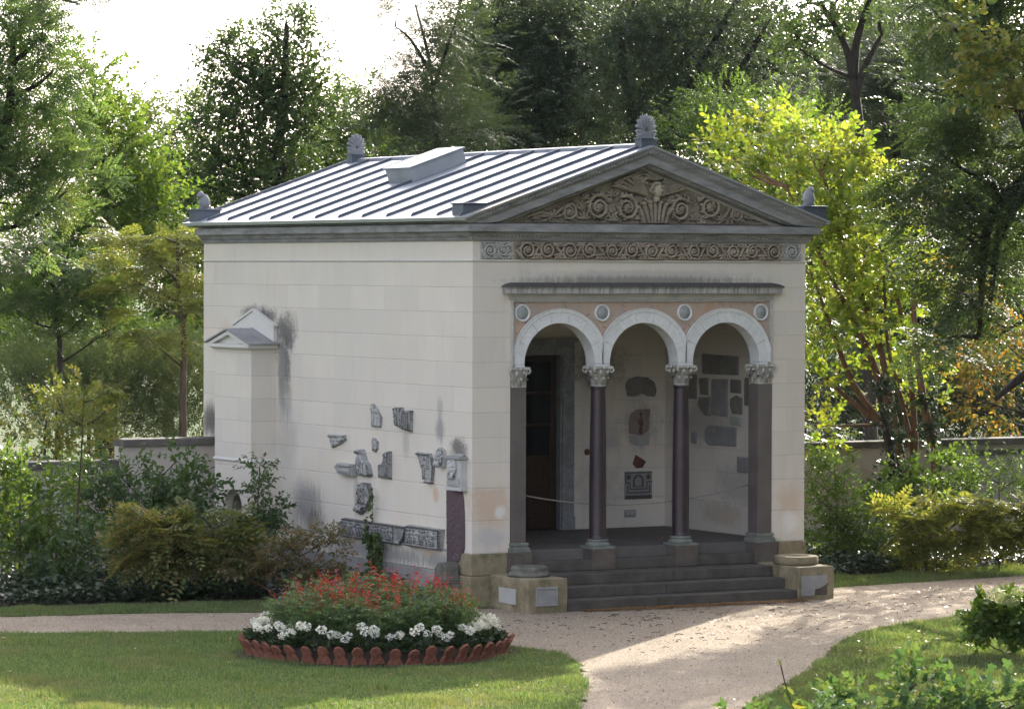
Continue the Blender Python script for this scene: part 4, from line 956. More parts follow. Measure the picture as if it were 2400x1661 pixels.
for cx in (5.055, 5.44): b.lathe([(0,yq-PY),(.042,yq-PY),(.042,-.0165)], (cx, PY, 1.262+.80*.46), 16, 'y')
b.build('black_pattern', M['step'], mz)
sg = empty('notice_sign', (5.09, PY-.004, 1.0), 'tiny clear notice with two short lines of white writing, low on the back wall', 'sign')
b = MB(); b.box(4.98, 5.20, PY-.010, PY-.003, .965, 1.09); b.build('plate', M['tablet_grey'], sg)
b = MB()
for z, ws in ((1.058, (.035,.03,.065)), (1.025, (.045,.065))):
    x = 5.09-sum(ws)/2-.008*(len(ws)-1)
    for wd in ws:
        k = 0
        while k*.009 < wd: b.box(x+k*.009, x+k*.009+.0055, PY-.012, PY-.0105, z-.006-.002*(k%3==1), z+.004+.004*(k%4==0)); k += 1
        x += wd+.016
b.build('lettering', M['white_paint'], sg)
fl_ = f_left(PX-.012)
slabs = [('inscribed_slab','large dark rectangular slab high on the inner side wall, topmost','tablet_dark',[(2.619,3.695),(1.517,3.668),(1.524,3.358),(2.616,3.349)]),
 ('square_slab','dark brownish square slab under the topmost slab, at its inner end','tablet_dark',[(2.713,3.286),(2.414,3.307),(2.411,3.007),(2.652,3.012)]),
 ('tall_slab','tallest upright grey slab on the inner side wall','tablet_grey',[(2.327,3.289),(1.833,3.292),(1.837,2.67),(2.322,2.696)]),
 ('small_slab','small dark square slab upper right of the tallest slab','tablet_dark',[(1.758,3.3),(1.453,3.288),(1.451,3.063),(1.756,3.072)]),
 ('head_fragment','small dark slab with a broken gabled top and carved bust','tablet_dark',[(1.755,2.989),(1.605,3.046),(1.418,3.0),(1.415,2.729),(1.696,2.727),(1.782,2.884)]),
 ('broken_slab','ragged brown-grey slab left of the tallest slab','tablet_dark',[(2.7,2.979),(2.363,2.995),(2.345,2.672),(2.504,2.671),(2.723,2.826)]),
 ('pale_slab','pale small square slab under the carved bust','tablet_pale',[(1.781,2.698),(1.448,2.69),(1.446,2.54),(1.779,2.548)]),
 ('wide_slab','wide grey slab with clipped corners, below the tallest slab','tablet_grey',[(2.512,2.466),(2.407,2.523),(1.577,2.535),(1.588,2.206),(2.404,2.196),(2.511,2.257)]),
 ('low_slab','lowest grey slab, half hidden by the right pilaster','tablet_grey',[(1.559,2.058),(1.177,2.062),(1.175,1.795),(1.557,1.794)]),
 ('hidden_slab','dark slab mostly hidden behind the second column','tablet_dark',[(3.034,3.343),(2.762,3.35),(2.768,2.93),(3.031,2.934)]),
 ('thin_slab','narrow grey slab just right of the second column','tablet_grey',[(2.938,2.41),(2.753,2.409),(2.761,2.193),(2.927,2.199)]),
 ('side_slab','dark upright slab at the edge of the right pilaster','tablet_dark',[(1.36,3.34),(1.18,3.34),(1.18,2.88),(1.36,2.88)])]
for i, (nm, lb, mt, P) in enumerate(slabs):
    cxy = np.mean(P, 0); pr = [blob(cxy[0],cxy[1],.08,.10,0,.04)] if nm == 'head_fragment' else [ridge([(cxy[0]-.06,cxy[1]-.03),(cxy[0]+.05,cxy[1]+.05)],.03,.008)]
    frag(nm, lb, 'tablet', mt, P, .022, pr, .012, .02, G2, fl_, i)

# rope across the porch
rp = MB(); pts = []
for i in range(25):
    t = i/24; pts.append((.93+4.2*t, .24, 1.66+.04*t-.235*4*t*(1-t)))
rp.tube(pts, .011, 6); tag(rp.build('barrier_rope', M['rope'], None, (3,.24,1.5)), 'thin grey rope sagging behind the porch columns', 'rope')

# ------------------------------------------------------------------ cheek pedestals with stone rings
def pedestal(x0, x1, label, panels, mat):
    pd = empty('stone_pedestal', ((x0+x1)/2, -.65, 0), label, 'pedestal', 'pedestals flanking the steps')
    b = MB(); b.box(x0, x1, -1.22, -.062, 0-.03, .50); b.build('block', M['mossy'], pd, bevel=.02)
    for kind, (c0, c1, z0, z1), mt, nm in panels:
        b = MB()
        if kind == 'f':
            b.box(c0, c1, -1.236, -1.219, z0, z1)
            if nm == 'framed_panel':
                for (p0, p1, r0, r1) in ((c0-.03,c1+.03,z0-.03,z0),(c0-.03,c1+.03,z1,z1+.03),(c0-.03,c0,z0,z1),(c1,c1+.03,z0,z1)): b.box(p0, p1, -1.25, -1.218, r0, r1)
        else: b.box(x0-.012, x0+.005, c0, c1, z0, z1)
        b.build(nm, M[mt], pd, bevel=.006)
    return pd
pedestal(.27, .945, 'mossy stone pedestal at the left of the steps with framed square panel', [('f',(.42,.73,.13,.35),'tablet_grey','framed_panel'),('l',(-.86,-.36,.10,.33),'tablet_pale','inset_plate')], None)
pp = pedestal(5.065, 5.73, 'mossy stone pedestal at the right of the steps with a cracked inset slab', [], None)
b = MB(); b.prism([(5.12,.055),(5.12,.365),(5.60,.365),(5.60,.25),(5.55,.21),(5.45,.165),(5.37,.155),(5.36,.055)], 'y', -1.235, -1.218); b.build('cracked_slab', M['tablet_grey'], pp, bevel=.006)
b = MB(); b.prism([(5.375,.06),(5.385,.15),(5.46,.155),(5.55,.20),(5.60,.235),(5.60,.06)], 'y', -1.226, -1.218); b.build('broken_corner', M['plinthblock'], pp, bevel=.004)
b = MB(); b.lathe([(.17,.0),(.165,.13),(.185,.145),(.24,.15),(.275,.138),(.285,.10),(.272,.075),(.30,.055),(.325,.03),(.32,.0),(.17,.0)], (.60,-.66,.503), 26); b.v = [(x+.014*math.sin(9*x+5*y), y+.014*math.cos(7*y+3*x), z+.006*math.sin(11*x-6*y)) for x, y, z in b.v]
tag(b.build('stone_ring', M['drum'], None, (.60,-.66,.503)), 'dark chipped octagonal stone ring on the left pedestal', 'stone ring', 'stone rings on the pedestals')
b = MB(); b.lathe([(.20,.0),(.195,.115),(.215,.128),(.33,.128),(.345,.115),(.345,.02),(.33,.0),(.20,.0)], (5.40,-.66,.503), 40)
tag(b.build('stone_ring', M['mossy'], None, (5.40,-.66,.503)), 'wide flat round stone ring on the right pedestal', 'stone ring', 'stone rings on the pedestals')

# ------------------------------------------------------------------ garden walls behind the beds
def gwall(x0, x1, y, h, label, loc):
    g = empty('garden_wall', loc, label, 'wall', 'rendered garden walls')
    b = MB(); b.box(x0, x1, y, y+.30, -.1, h-.135); g_ = b.build('masonry', M['gardenwall'], g)
    b = MB(); n = max(1, int((x1-x0)/1.25)); dx = (x1-x0)/n
    for k in range(n): b.prism([(y-.07,h-.134),(y-.07,h-.03),(y-.055,h-.012),(y+.15,h),(y+.355,h-.012),(y+.37,h-.03),(y+.37,h-.134)], 'x', x0+k*dx, x0+(k+1)*dx-.006)
    b.build('coping', M['coping'], g, bevel=.008); return g
gwall(-1.82, -.004, 8.80, 2.19, 'higher rendered garden wall with dark coping joining the temple on the left', (-.9,8.95,0))
lw = gwall(-16, -1.825, 8.95, 1.84, 'lower rendered garden wall with dark coping at far left', (-8,9.1,0))
b = MB(); b.box(-4.35, -3.05, 8.93, 8.955, .2, 1.25); b.build('blocked_opening', M['tablet_dark'], lw)
b = MB(); b.box(-3.92, -3.5, 8.90, 8.952, 1.55, 1.64); b.build('ledge_stone', M['step'], lw)
rw = gwall(6.035, 26, 7.0, 1.945, 'rendered garden wall running right from the temple behind the ferns', (15,7.1,0))
b = MB(); b.box(14.6, 15.9, 6.93, 6.995, -.1, 1.62); b.build('pier', M['gardenwall'], rw); b = MB(); b.box(14.55, 15.95, 6.90, 6.99, 1.621, 1.72); b.build('ledge_stone', M['step'], rw)
b = MB(); b.box(8.85, 9.25, 6.95, 6.995, -.1, 1.70); b.build('pier', M['gardenwall'], rw)

# wire fence on posts behind the right wall
wf = empty('wire_fence', (15,9.0,0), 'chain-link fence on dark blue posts behind the right garden wall', 'fence')
for x in (8.2, 11.6, 15.0, 18.4, 21.8):
    b = MB(); b.box(x, x+.06, 9.0, 9.06, -.05, 3.1); b.prism([(x-.01,3.101),(x+.07,3.101),(x+.07,3.12),(x-.01,3.12)], 'y', 8.99, 9.07); b.build('post', M['bluefence'], wf)
b = MB(); st = .11
for k in range(-28, 130):
    for s in (1, -1):
        xa = 8.2+k*st; z0, z1 = .05, 3.0; xb = xa+s*(z1-z0)
        x0, x1 = xa, xb; lo, hi = 8.2, 21.8
        if max(x0, x1) < lo or min(x0, x1) > hi: continue
        t0, t1 = 0.0, 1.0
        for L, sg_ in ((lo, 1), (hi, -1)):
            tt = (L-x0)/(x1-x0); out0 = sg_*(x0-L) < 0; out1 = sg_*(x1-L) < 0
            if out0: t0 = max(t0, tt)
            if out1: t1 = min(t1, tt)
        if t1-t0 < .02: continue
        A_ = (x0+(x1-x0)*t0, 9.03+.004*s, z0+(z1-z0)*t0); B_ = (x0+(x1-x0)*t1, 9.03+.004*s, z0+(z1-z0)*t1); b.tube([A_, B_], .0013, 3, False, False)
b.build('mesh', M['wire'], wf)

# parked car beyond the wall
car = empty('parked_car', (13.0,12.4,0), 'white parked car whose roof shows over the right garden wall', 'car')
CZ = .30; L0, L1 = 10.8, 15.1; yc0, yc1 = 11.55, 13.3
body = [(L0,.42),(L0+.02,.85),(L0+.18,1.02),(L0+.95,1.13),(L1-.75,1.12),(L1-.12,1.0),(L1,.8),(L1,.42),(L1-.35,.34),(L0+.3,.34)]
b = MB(); b.prism([(x,z+CZ) for x, z in body], 'y', yc0, yc1); b.prism([(L0+.9,1.129+CZ),(L0+1.75,1.60+CZ),(L0+2.2,1.665+CZ),(L1-1.35,1.66+CZ),(L1-.85,1.45+CZ),(L1-.62,1.125+CZ)], 'y', yc0+.11, yc1-.11); b.build('body', M['car_paint'], car, bevel=.05)
for yy in (yc0+.098, yc1-.108): b = MB(); b.prism([(L0+1.25,1.17+CZ),(L0+1.85,1.53+CZ),(L0+2.25,1.585+CZ),(L1-1.4,1.58+CZ),(L1-1.0,1.42+CZ),(L1-.82,1.17+CZ)], 'y', yy, yy+.01); b.build('side_window', M['car_glass'], car)
b = MB(); b.prism([(L0+.98,1.19+CZ),(L0+1.70,1.585+CZ),(L0+1.70,1.60+CZ),(L0+.96,1.20+CZ)], 'y', yc0+.2, yc1-.2); b.build('windscreen', M['car_glass'], car)
for x in (L0+.75, L1-.8):
    for yy in (yc0+.02, yc1-.22):
        b = MB(); b.lathe([(.20,0),(.31,.0),(.33,.04),(.33,.16),(.31,.20),(.20,.20)], (x, yy, .33), 24, 'y'); wh = b.build('wheel', M['rubber'], car)
        b = MB(); b.lathe([(0,.03),(.19,.02),(.20,.06),(.20,.14),(.19,.18),(0,.17)], (x, yy, .33), 20, 'y'); b.build('rim', M['rim'], wh)
# ------------------------------------------------------------------ ground, path, lawns
def sheet(name, mat, poly, z, kind='structure', res=None):
    b = MB(); n = len(poly); me = bpy.data.meshes.new(name)
    bm = bmesh.new(); vs = [bm.verts.new((x, y, z)) for x, y in poly]; f = bm.faces.new(vs); bmesh.ops.triangulate(bm, faces=[f])
    bm.normal_update()
    for f in bm.faces:
        if f.normal.z < 0: f.normal_flip()
    bm.to_mesh(me); bm.free(); o = link_mesh(name, me, mat); o['kind'] = kind; return o
def spline(P, k=10):
    P = np.array(P, float); out = []; n = len(P)
    for i in range(n-1):
        p0, p1, p2, p3 = P[max(i-1,0)], P[i], P[i+1], P[min(i+2,n-1)]
        for j in range(k):
            t = j/k; out.append(.5*((2*p1)+(-p0+p2)*t+(2*p0-5*p1+4*p2-p3)*t*t+(-p0+3*p1-3*p2+p3)*t**3))
    out.append(P[-1]); return np.array(out)
def ragged(P, amp=.025, seed=0):
    r = np.random.default_rng(seed); P = np.array(P); out = []
    for i in range(len(P)-1):
        L = np.linalg.norm(P[i+1]-P[i]); m = max(1, int(L/.12))
        for j in range(m): out.append(P[i]+(P[i+1]-P[i])*j/m+(r.normal(0, amp, 2) if 0 < i < len(P)-2 else 0))
    out.append(P[-1]); return np.array(out)
lawn_edge = spline([(-22,4.6),(-14,1.9),(-10.5,.75),(-7.62,-.25),(-5.92,-.94),(-4.5,-1.55),(-3.3,-2.6),(-2.55,-3.9),(-2.18,-5.1),(-2.1,-6.1),(-2.5,-7.3),(-3.0,-8.2),(-3.75,-9.6),(-4.95,-11.4),(-7.5,-15),(-11,-20)])
right_edge = spline([(-8.5,-21),(-5.6,-16),(-3.3,-12.4),(-1.66,-10.7),(.29,-8.64),(2.2,-6.5),(3.0,-5.75),(3.8,-5.22),(4.8,-4.8),(5.7,-4.36),(7.3,-3.3),(9.2,-2.2),(12,-1.3),(18,.3),(26,2.2)])
back_edge = spline([(26,3.4),(18,2.1),(12,.95),(8.9,.54),(6.8,.33),(6.05,.10),(5.7,-.3)], 6)
back_left = spline([(.3,-.3),(-.3,.05),(-1.6,.25),(-3.0,.78),(-4.8,1.5),(-6.74,1.96),(-10,3.1),(-14,4.5),(-22,7.4)], 6)
gr = sheet('ground', M['ground'], [(-400,-400),(400,-400),(400,600),(-400,600)], -.012)
pathpoly = [tuple(p) for p in ragged(lawn_edge, .035, 1)]+[tuple(p) for p in ragged(right_edge, .035, 2)]+[tuple(p) for p in ragged(back_edge, .03, 3)]+[tuple(p) for p in ragged(back_left, .03, 4)]
sheet('gravel_path', M['gravel'], pathpoly, -.004)
bedL = [(-22,9.5),(-6.22,3.35),(-4.24,2.95),(-2.2,2.55),(-1.0,2.2),(-.2,1.5),(0,1.4),(0,8.85),(-1.8,8.9),(-22,9.0)][0:]
bedL = [(-22,8.9),(-14,5.9),(-9,4.2),(-6.22,3.3),(-4.24,2.9),(-2.2,2.5),(-1.0,2.2),(-.2,1.6),(.05,1.5),(.05,8.85)]
bedR = [(6.0,.75),(6.9,1.35),(7.88,1.84),(10.1,2.16),(12.05,2.2),(18,3.5),(26,5.0),(26,7.05),(6.0,7.05)]
sheet('planting_bed', M['soil'], bedL, .004); sheet('planting_bed', M['soil'], bedR, .004)

def inpoly(x, y, P):
    P = np.asarray(P); ins = np.zeros(len(x), bool); n = len(P)
    for i in range(n):
        x0, y0 = P[i]; x1, y1 = P[(i+1) % n]
        with np.errstate(divide='ignore', invalid='ignore'):
            ins ^= ((y0 > y) != (y1 > y)) & (x < (x1-x0)*(y-y0)/(y1-y0+1e-12)+x0)
    return ins
def in_view(x, y, z=0.0, m=60):
    d = np.stack([x, y, np.full_like(x, z)], -1)-CAM; zz = d@FW
    u = 1200+FPX*(d@RT)/zz; v = 830.5-FPX*(d@UP)/zz
    return (u > -m) & (u < 2400+m) & (v > -m) & (v < 1661+m*1.5)
def scatter_poly(P, dens, seed, view=True):
    r = np.random.default_rng(seed); P = np.asarray(P); lo, hi = P.min(0), P.max(0)
    n = int(np.prod(hi-lo)*dens); x = r.uniform(lo[0], hi[0], n); y = r.uniform(lo[1], hi[1], n)
    k = inpoly(x, y, P)
    if view: k &= in_view(x, y) | (in_view(x, y, 0.0, 1100) & (r.random(n) < .3))
    return x[k], y[k]
def grass(name, P, dens, seed, h=.05):
    x, y = scatter_poly(P, dens, seed); r = np.random.default_rng(seed+9); n = len(x)
    a = r.uniform(0, 2*math.pi, n); H = h*r.uniform(.5, 1.3, n); w_ = r.uniform(.004, .008, n); L = r.normal(0, .022, (n, 2))
    x = x+r.normal(0, .035, n); y = y+r.normal(0, .035, n); base = np.stack([x, y, np.full(n, -.012)], -1); H = H*(.75+.9*np.clip(np.sin(3.1*x+1.7*y)*np.sin(2.3*y-1.9*x)+.25*np.sin(9*x)*np.sin(8*y), 0, 1)); s = np.stack([np.cos(a)*w_, np.sin(a)*w_, np.zeros(n)], -1)
    tip = base+np.stack([L[:,0], L[:,1], H], -1)
    V = np.stack([base-s, base+s, tip], 1).reshape(-1, 3); F = np.arange(3*n).reshape(-1, 3)
    o = link_mesh(name, np_mesh(name, V, F), M['grass']); o['kind'] = 'stuff'; return o
bed_c = np.array([-3.98,-4.88]); 
lawnL = np.vstack([lawn_edge, [(-20,-22),(-24,-10)]])
grass('lawn_grass', [tuple(p) for p in lawnL], 2300, 1)
grass('lawn_grass', [tuple(p) for p in np.vstack([right_edge, [(26,-16),(0,-24)]])], 2300, 2)
grass('lawn_grass', [tuple(p) for p in np.vstack([back_left, np.array(bedL)[0:8]])], 2600, 3, .06)
grass('lawn_grass', [tuple(p) for p in np.vstack([back_edge, np.array(bedR)[0:7]])], 2600, 4, .07)
# fallen leaves
def litter(name, P, dens, seed, s=.035, zc=.004):
    x, y = P if isinstance(P, tuple) else scatter_poly(P, dens, seed); r = np.random.default_rng(seed); n = len(x)
    a = r.uniform(0, 6.28, n); S = s*r.uniform(.5, 1.4, n); V = []
    for (da, l, zz) in ((0,1,.012),(2.0,.6,.002),(3.14,.9,.014),(4.3,.6,.002)):
        V.append(np.stack([x+np.cos(a+da)*S*l, y+np.sin(a+da)*S*l, zc+zz+r.uniform(0,.012,n)], -1))
    V = np.stack(V, 1).reshape(-1, 3); F = np.arange(4*n).reshape(-1, 4)
    o = link_mesh(name, np_mesh(name, V, F), M['litter']); o['kind'] = 'stuff'; return o
r = np.random.default_rng(4)
n = 1100; lx = r.uniform(1.2, 5.1, n); ly = -1.24-np.abs(r.normal(0, .14, n))*(.4+.6*np.clip((lx-1.0)/1.5, 0, 1))
litter('fallen_leaves', (lx, ly), 0, 7, .042)
litter('fallen_leaves', [tuple(p) for p in pathpoly], 7, 8, .020)
litter('fallen_leaves', [(0,-1.3),(6,-1.3),(10,.5),(9,-2),(3,-5.5),(-1,-6)], 12, 18, .026)
litter('fallen_leaves', [(-3,-13),(2,-6.6),(6,-4.4),(9,-4),(3,-12)], 5, 19, .03, .02)
n = 60; litter('fallen_leaves', (r.uniform(1,5.4,n), r.uniform(.6,2.8,n)), 0, 9, .035, .804)
litter('fallen_leaves', [(-12,-12),(-2,-12),(-2,0),(-12,0)], 1.2, 12, .028, .03)
# dark grit, twigs on the gravel
x, y = scatter_poly([tuple(p) for p in pathpoly], 300, 31); r = np.random.default_rng(32); n = len(x); S = r.uniform(.004,.010,n)
V = np.stack([np.stack([x+np.cos(a)*S, y+np.sin(a)*S, np.full(n, zz)*1.0], -1) for a, zz in ((0,-.003),(2.1,-.003),(4.2,-.003))]+[np.stack([x, y, S*.9], -1)], 1).reshape(-1, 3)
F = (np.arange(n)[:,None,None]*4+np.array([[0,1,3],[1,2,3],[2,0,3]])[None]).reshape(-1, 3)
tg = Mat('mixed_pebbles'); o = link_mesh('loose_gravel', np_mesh('loose_gravel', V, F), tg.out(tg.pbr(tg.ramp(tg.island(), [(.1,(.17,.13,.10)),(.5,(.32,.26,.21)),(.9,(.50,.44,.37))]), .9))); o['kind'] = 'stuff'

# thin fallen twigs on the gravel
x, y = scatter_poly([(-1,-1.5),(6,-1.5),(11,.4),(9,-2.2),(3,-5.6),(-1.5,-7)], 5, 41); r = np.random.default_rng(42); tw_ = MB()
for a, b_ in zip(x, y):
    th = r.uniform(0, 3.14); L = r.uniform(.03, .14); tw_.tube([(a, b_, .002), (a+L*math.cos(th)*.5, b_+L*math.sin(th)*.5, .012), (a+L*math.cos(th+.3), b_+L*math.sin(th+.3), .003)], r.uniform(.003, .006), 3, False, False)
o = tw_.build('fallen_twigs', M['bark_dark'], None, fix=False); o['kind'] = 'stuff'
# ------------------------------------------------------------------ plants: leaf-by-leaf foliage
K = 2400/2306.
VR = np.random.default_rng(77)
def leaf_tpl(kind):
    if kind == 'kite': return np.array([(0,0,0),(.42,.30,.05),(1,0,-.10),(.42,-.30,.05)], float), [(0,2,1),(0,3,2)]
    if kind == 'slim': return np.array([(0,0,0),(.4,.14,.02),(1,0,-.12),(.4,-.14,.02)], float), [(0,2,1),(0,3,2)]
    if kind == 'ovate': return np.array([(0,0,0),(.28,.22,.06),(.68,.20,.04),(1,0,-.14),(.68,-.20,.04),(.28,-.22,.06),(.5,0,0)], float), [(0,6,1),(1,6,2),(2,6,3),(3,6,4),(4,6,5),(5,6,0)]
    if kind == 'heart': return np.array([(.08,0,0),(-.06,.28,.03),(.22,.46,.05),(.62,.30,.02),(1,0,-.10),(.62,-.30,.02),(.22,-.46,.05),(-.06,-.28,.03)], float), [(0,2,1),(0,3,2),(0,4,3),(0,5,4),(0,6,5),(0,7,6)]
    if kind == 'lobed':
        pts = [(.05,0)]; 
        for a, r in ((-2.35,.30),(-1.9,.52),(-1.45,.42),(-1.05,.78),(-.62,.56),(-.28,.86),(0,1.02),(.28,.86),(.62,.56),(1.05,.78),(1.45,.42),(1.9,.52),(2.35,.30)): pts.append((.12+r*.85*math.cos(a), r*.72*math.sin(a)))
        V = np.array([(x, y, .10*abs(y)-.16*max(x,0)**2-.28*y*y) for x, y in pts]); return V, [(0,i,i+1) for i in range(1, len(pts)-1)]
def rot_from(d, roll=0.0, up=(0,0,1)):
    d = np.asarray(d, float); d = d/(np.linalg.norm(d)+1e-9); u = np.array(up, float); y = np.cross(u, d); y /= np.linalg.norm(y)+1e-9; z = np.cross(d, y)
    c, s = math.cos(roll), math.sin(roll); return np.stack([d, c*y+s*z, -s*y+c*z], 1)
def twig_tpl(kind, n, L, ll, r, lw=1.0, droop=.25):
    Vs = []; Ts = []; o = 0
    def put(p, d, roll, s, lk):
        nonlocal o
        V, T = leaf_tpl(lk); V = V*np.array([s, s*lw, s]); V = V @ rot_from(d, roll).T + p
        Vs.append(V); Ts.extend([(a+o, b+o, c+o) for a, b, c in T]); o += len(V)
    if kind == 'pinnate':
        for j in range(n):
            t = (j+.4)/n; p0 = np.array([L*t, 0, -.15*L*t*t]); sd = 1 if j % 2 else -1
            d = np.array([.65+.3*r.random(), sd*(.75+.4*r.random()), .15*r.normal()+.1]); d /= np.linalg.norm(d); RL = ll*r.uniform(.8,1.2); nl = 6
            side = np.cross(d, [0,0,1]); side /= np.linalg.norm(side)
            for k in range(nl):
                q = (k+.6)/nl; p = p0+d*RL*q+np.array([0,0,-droop*RL*q*q]); sz = RL*.30*(1-.35*abs(q-.45))
                for s in (-1, 1):
                    dd = side*s+d*.45+np.array([0,0,-.35*droop+.12*r.normal()]); put(p, dd, .25*r.normal(), sz, 'slim2' if False else 'slim')
            put(p0+d*RL+np.array([0,0,-droop*RL]), d+np.array([0,0,-.5*droop]), 0, RL*.28, 'slim')
    else:
        for j in range(n):
            t = (j+.5)/n; p = np.array([L*t, .04*L*math.sin(9*t), -.12*L*t*t]); an = 2.4*j+r.uniform(-.4,.4)
            d = np.array([.55+.35*r.random(), math.cos(an)*.9, math.sin(an)*.6-droop+.15*r.normal()])
            put(p, d, .5*r.normal(), ll*r.uniform(.65,1.15), kind)
    V = np.concatenate(Vs); T = np.array(Ts); e1 = V[T[:,1]]-V[T[:,0]]; e2 = V[T[:,2]]-V[T[:,0]]
    return V, T, .5*np.linalg.norm(np.cross(e1, e2), axis=1).sum()
def twigs(kind, n, L, ll, lw=1.0, droop=.25, k=5):
    r = np.random.default_rng(hash((kind, n, int(ll*1000))) % 9973 if False else n*131+int(ll*1000)); return [twig_tpl(kind, n, L, ll, r, lw, droop) for _ in range(k)]
def place(tpls, pos, dirs, scale, r, rollamp=.5):
    n = len(pos); which = r.integers(0, len(tpls), n); Vout = []; Fout = []; off = 0
    d = dirs/(np.linalg.norm(dirs, axis=1, keepdims=True)+1e-9); u = np.tile([0.0,0,1], (n,1))+r.normal(0, .25, (n,3))
    y = np.cross(u, d); y /= np.linalg.norm(y, axis=1, keepdims=True)+1e-9; z = np.cross(d, y); a = r.normal(0, rollamp, n)[:,None]
    y2 = np.cos(a)*y+np.sin(a)*z; z2 = -np.sin(a)*y+np.cos(a)*z; Rm = np.stack([d, y2, z2], 2)
    for k, (V, T, ar) in enumerate(tpls):
        m = np.where(which == k)[0]
        if not len(m): continue
        T = np.asarray(T); P = np.einsum("nij,vj->nvi", Rm[m], V)*scale[m][:,None,None]+pos[m][:,None,:]
        Vout.append(P.reshape(-1, 3)); Fout.append((T[None]+(np.arange(len(m))*len(V))[:,None,None]+off).reshape(-1, 3)); off += len(m)*len(V)
    return np.concatenate(Vout), np.concatenate(Fout)
TW = {
 'oak': twigs('kite', 12, .42, .115, 1.0), 'dark': twigs('kite', 12, .40, .10, .95), 'small': twigs('kite', 14, .34, .062, 1.0), 'lime': twigs('kite', 10, .42, .12, 1.1),
 'locust': twigs('pinnate', 5, .42, .26, 1.75, .45), 'fine': twigs('pinnate', 5, .38, .19, 1.1, .25), 'fern': twigs('pinnate', 3, .26, .33, 2.0, .45), 'wist': twigs('pinnate', 5, .45, .30, 1.7, .55),
 'bright': twigs('ovate', 11, .46, .135, 1.2, .08), 'ovate': twigs('ovate', 9, .36, .115, 1.15, .3), 'chest': twigs('ovate', 8, .36, .115, 1.1, .6), 'willow': twigs('slim', 16, .40, .095, 1.2, .0),
 'vine': twigs('lobed', 8, .30, .088, 1.0, .35), 'ivy': twigs('heart', 6, .22, .075, 1.0, .1), 'hyd': twigs('ovate', 8, .30, .13, 1.6, .3), 'salvia': twigs('ovate', 9, .22, .060, 1.2, .2), 'gera': twigs('heart', 7, .13, .06, 1.1, .1),
}
def ell_world(depth, e):
    u, v, ru, rv = [x*K for x in e[:4]]; dd = e[4] if len(e) > 4 else 0.0; den = e[5] if len(e) > 5 else 1.0; D = depth+dd
    c = bearing(u, v, D); s = D/FPX; rx, rz = ru*s, rv*s; return c, rx, rz, (rx+rz)*.48, den
def foliage(depth, ells, tw, lai, r, flat=0.0, upw=.35, clus=11, spread=.34, scl=1.0, zmin=None, roll=.5):
    if depth > 73 and clus == 11: clus, spread = 24, .42
    tp = TW[tw]; ta = np.mean([t[2] for t in tp])*scl*scl; P = []; Dv = []; cl = []
    for e in ells:
        c, rx, rz, rd, den = ell_world(depth, e); n = lai*(LAI_K if depth > 73 else 1.25 if depth > 57.9 else 1.0)*den*math.pi*rx*rz/ta; nc = max(3, int(n/clus))
        g = r.normal(0, 1, (nc, 3)); g /= np.linalg.norm(g, axis=1, keepdims=True); q = r.random(nc)**(1/2.6); o = g*q[:,None]
        cc = c+o[:,0:1]*rx*RT+o[:,1:2]*rd*np.array([FW[0],FW[1],0])+o[:,2:3]*rz*np.array([0,0,1]); cl.append((c, cc))
        sp = spread*min(1.0, max(.35, (rx+rz)*.8)); k = r.poisson(clus, nc)+2; idx = np.repeat(np.arange(nc), k)
        off = r.normal(0, sp, (len(idx), 3))*np.array([1,1,.7*(1-flat)+.12*flat]); p = cc[idx]+off
        out = (p-c); out /= np.linalg.norm(out, axis=1, keepdims=True)+1e-9
        if flat: out = (cc-c)[idx]; out /= np.linalg.norm(out, axis=1, keepdims=True)+1e-9
        d = out*(.75+.4*flat)+off/(sp+1e-6)*.35*(1-.6*flat)+np.array([0,0,upw])*1.0+r.normal(0, .35*(1-.5*flat), p.shape); d[:,2] = d[:,2]*(1-.9*flat)-.12*flat
        P.append(p); Dv.append(d)
    P = np.concatenate(P); Dv = np.concatenate(Dv)
    if zmin is not None: k = P[:,2] > zmin; P, Dv = P[k], Dv[k]
    return place(tp, P, Dv, scl*r.uniform(.75, 1.2, len(P)), r, roll*(1-.7*flat)), cl
def limb(a, b, r, sag=.12, n=5):
    a, b = np.array(a), np.array(b); L = np.linalg.norm(b-a); j = r.normal(0, .06*L, 3); out = []
    for i in range(n+1):
        t = i/n; out.append(a+(b-a)*t+j*math.sin(math.pi*t)+np.array([0,0,-sag*L*t*(1-t)]))
    return out
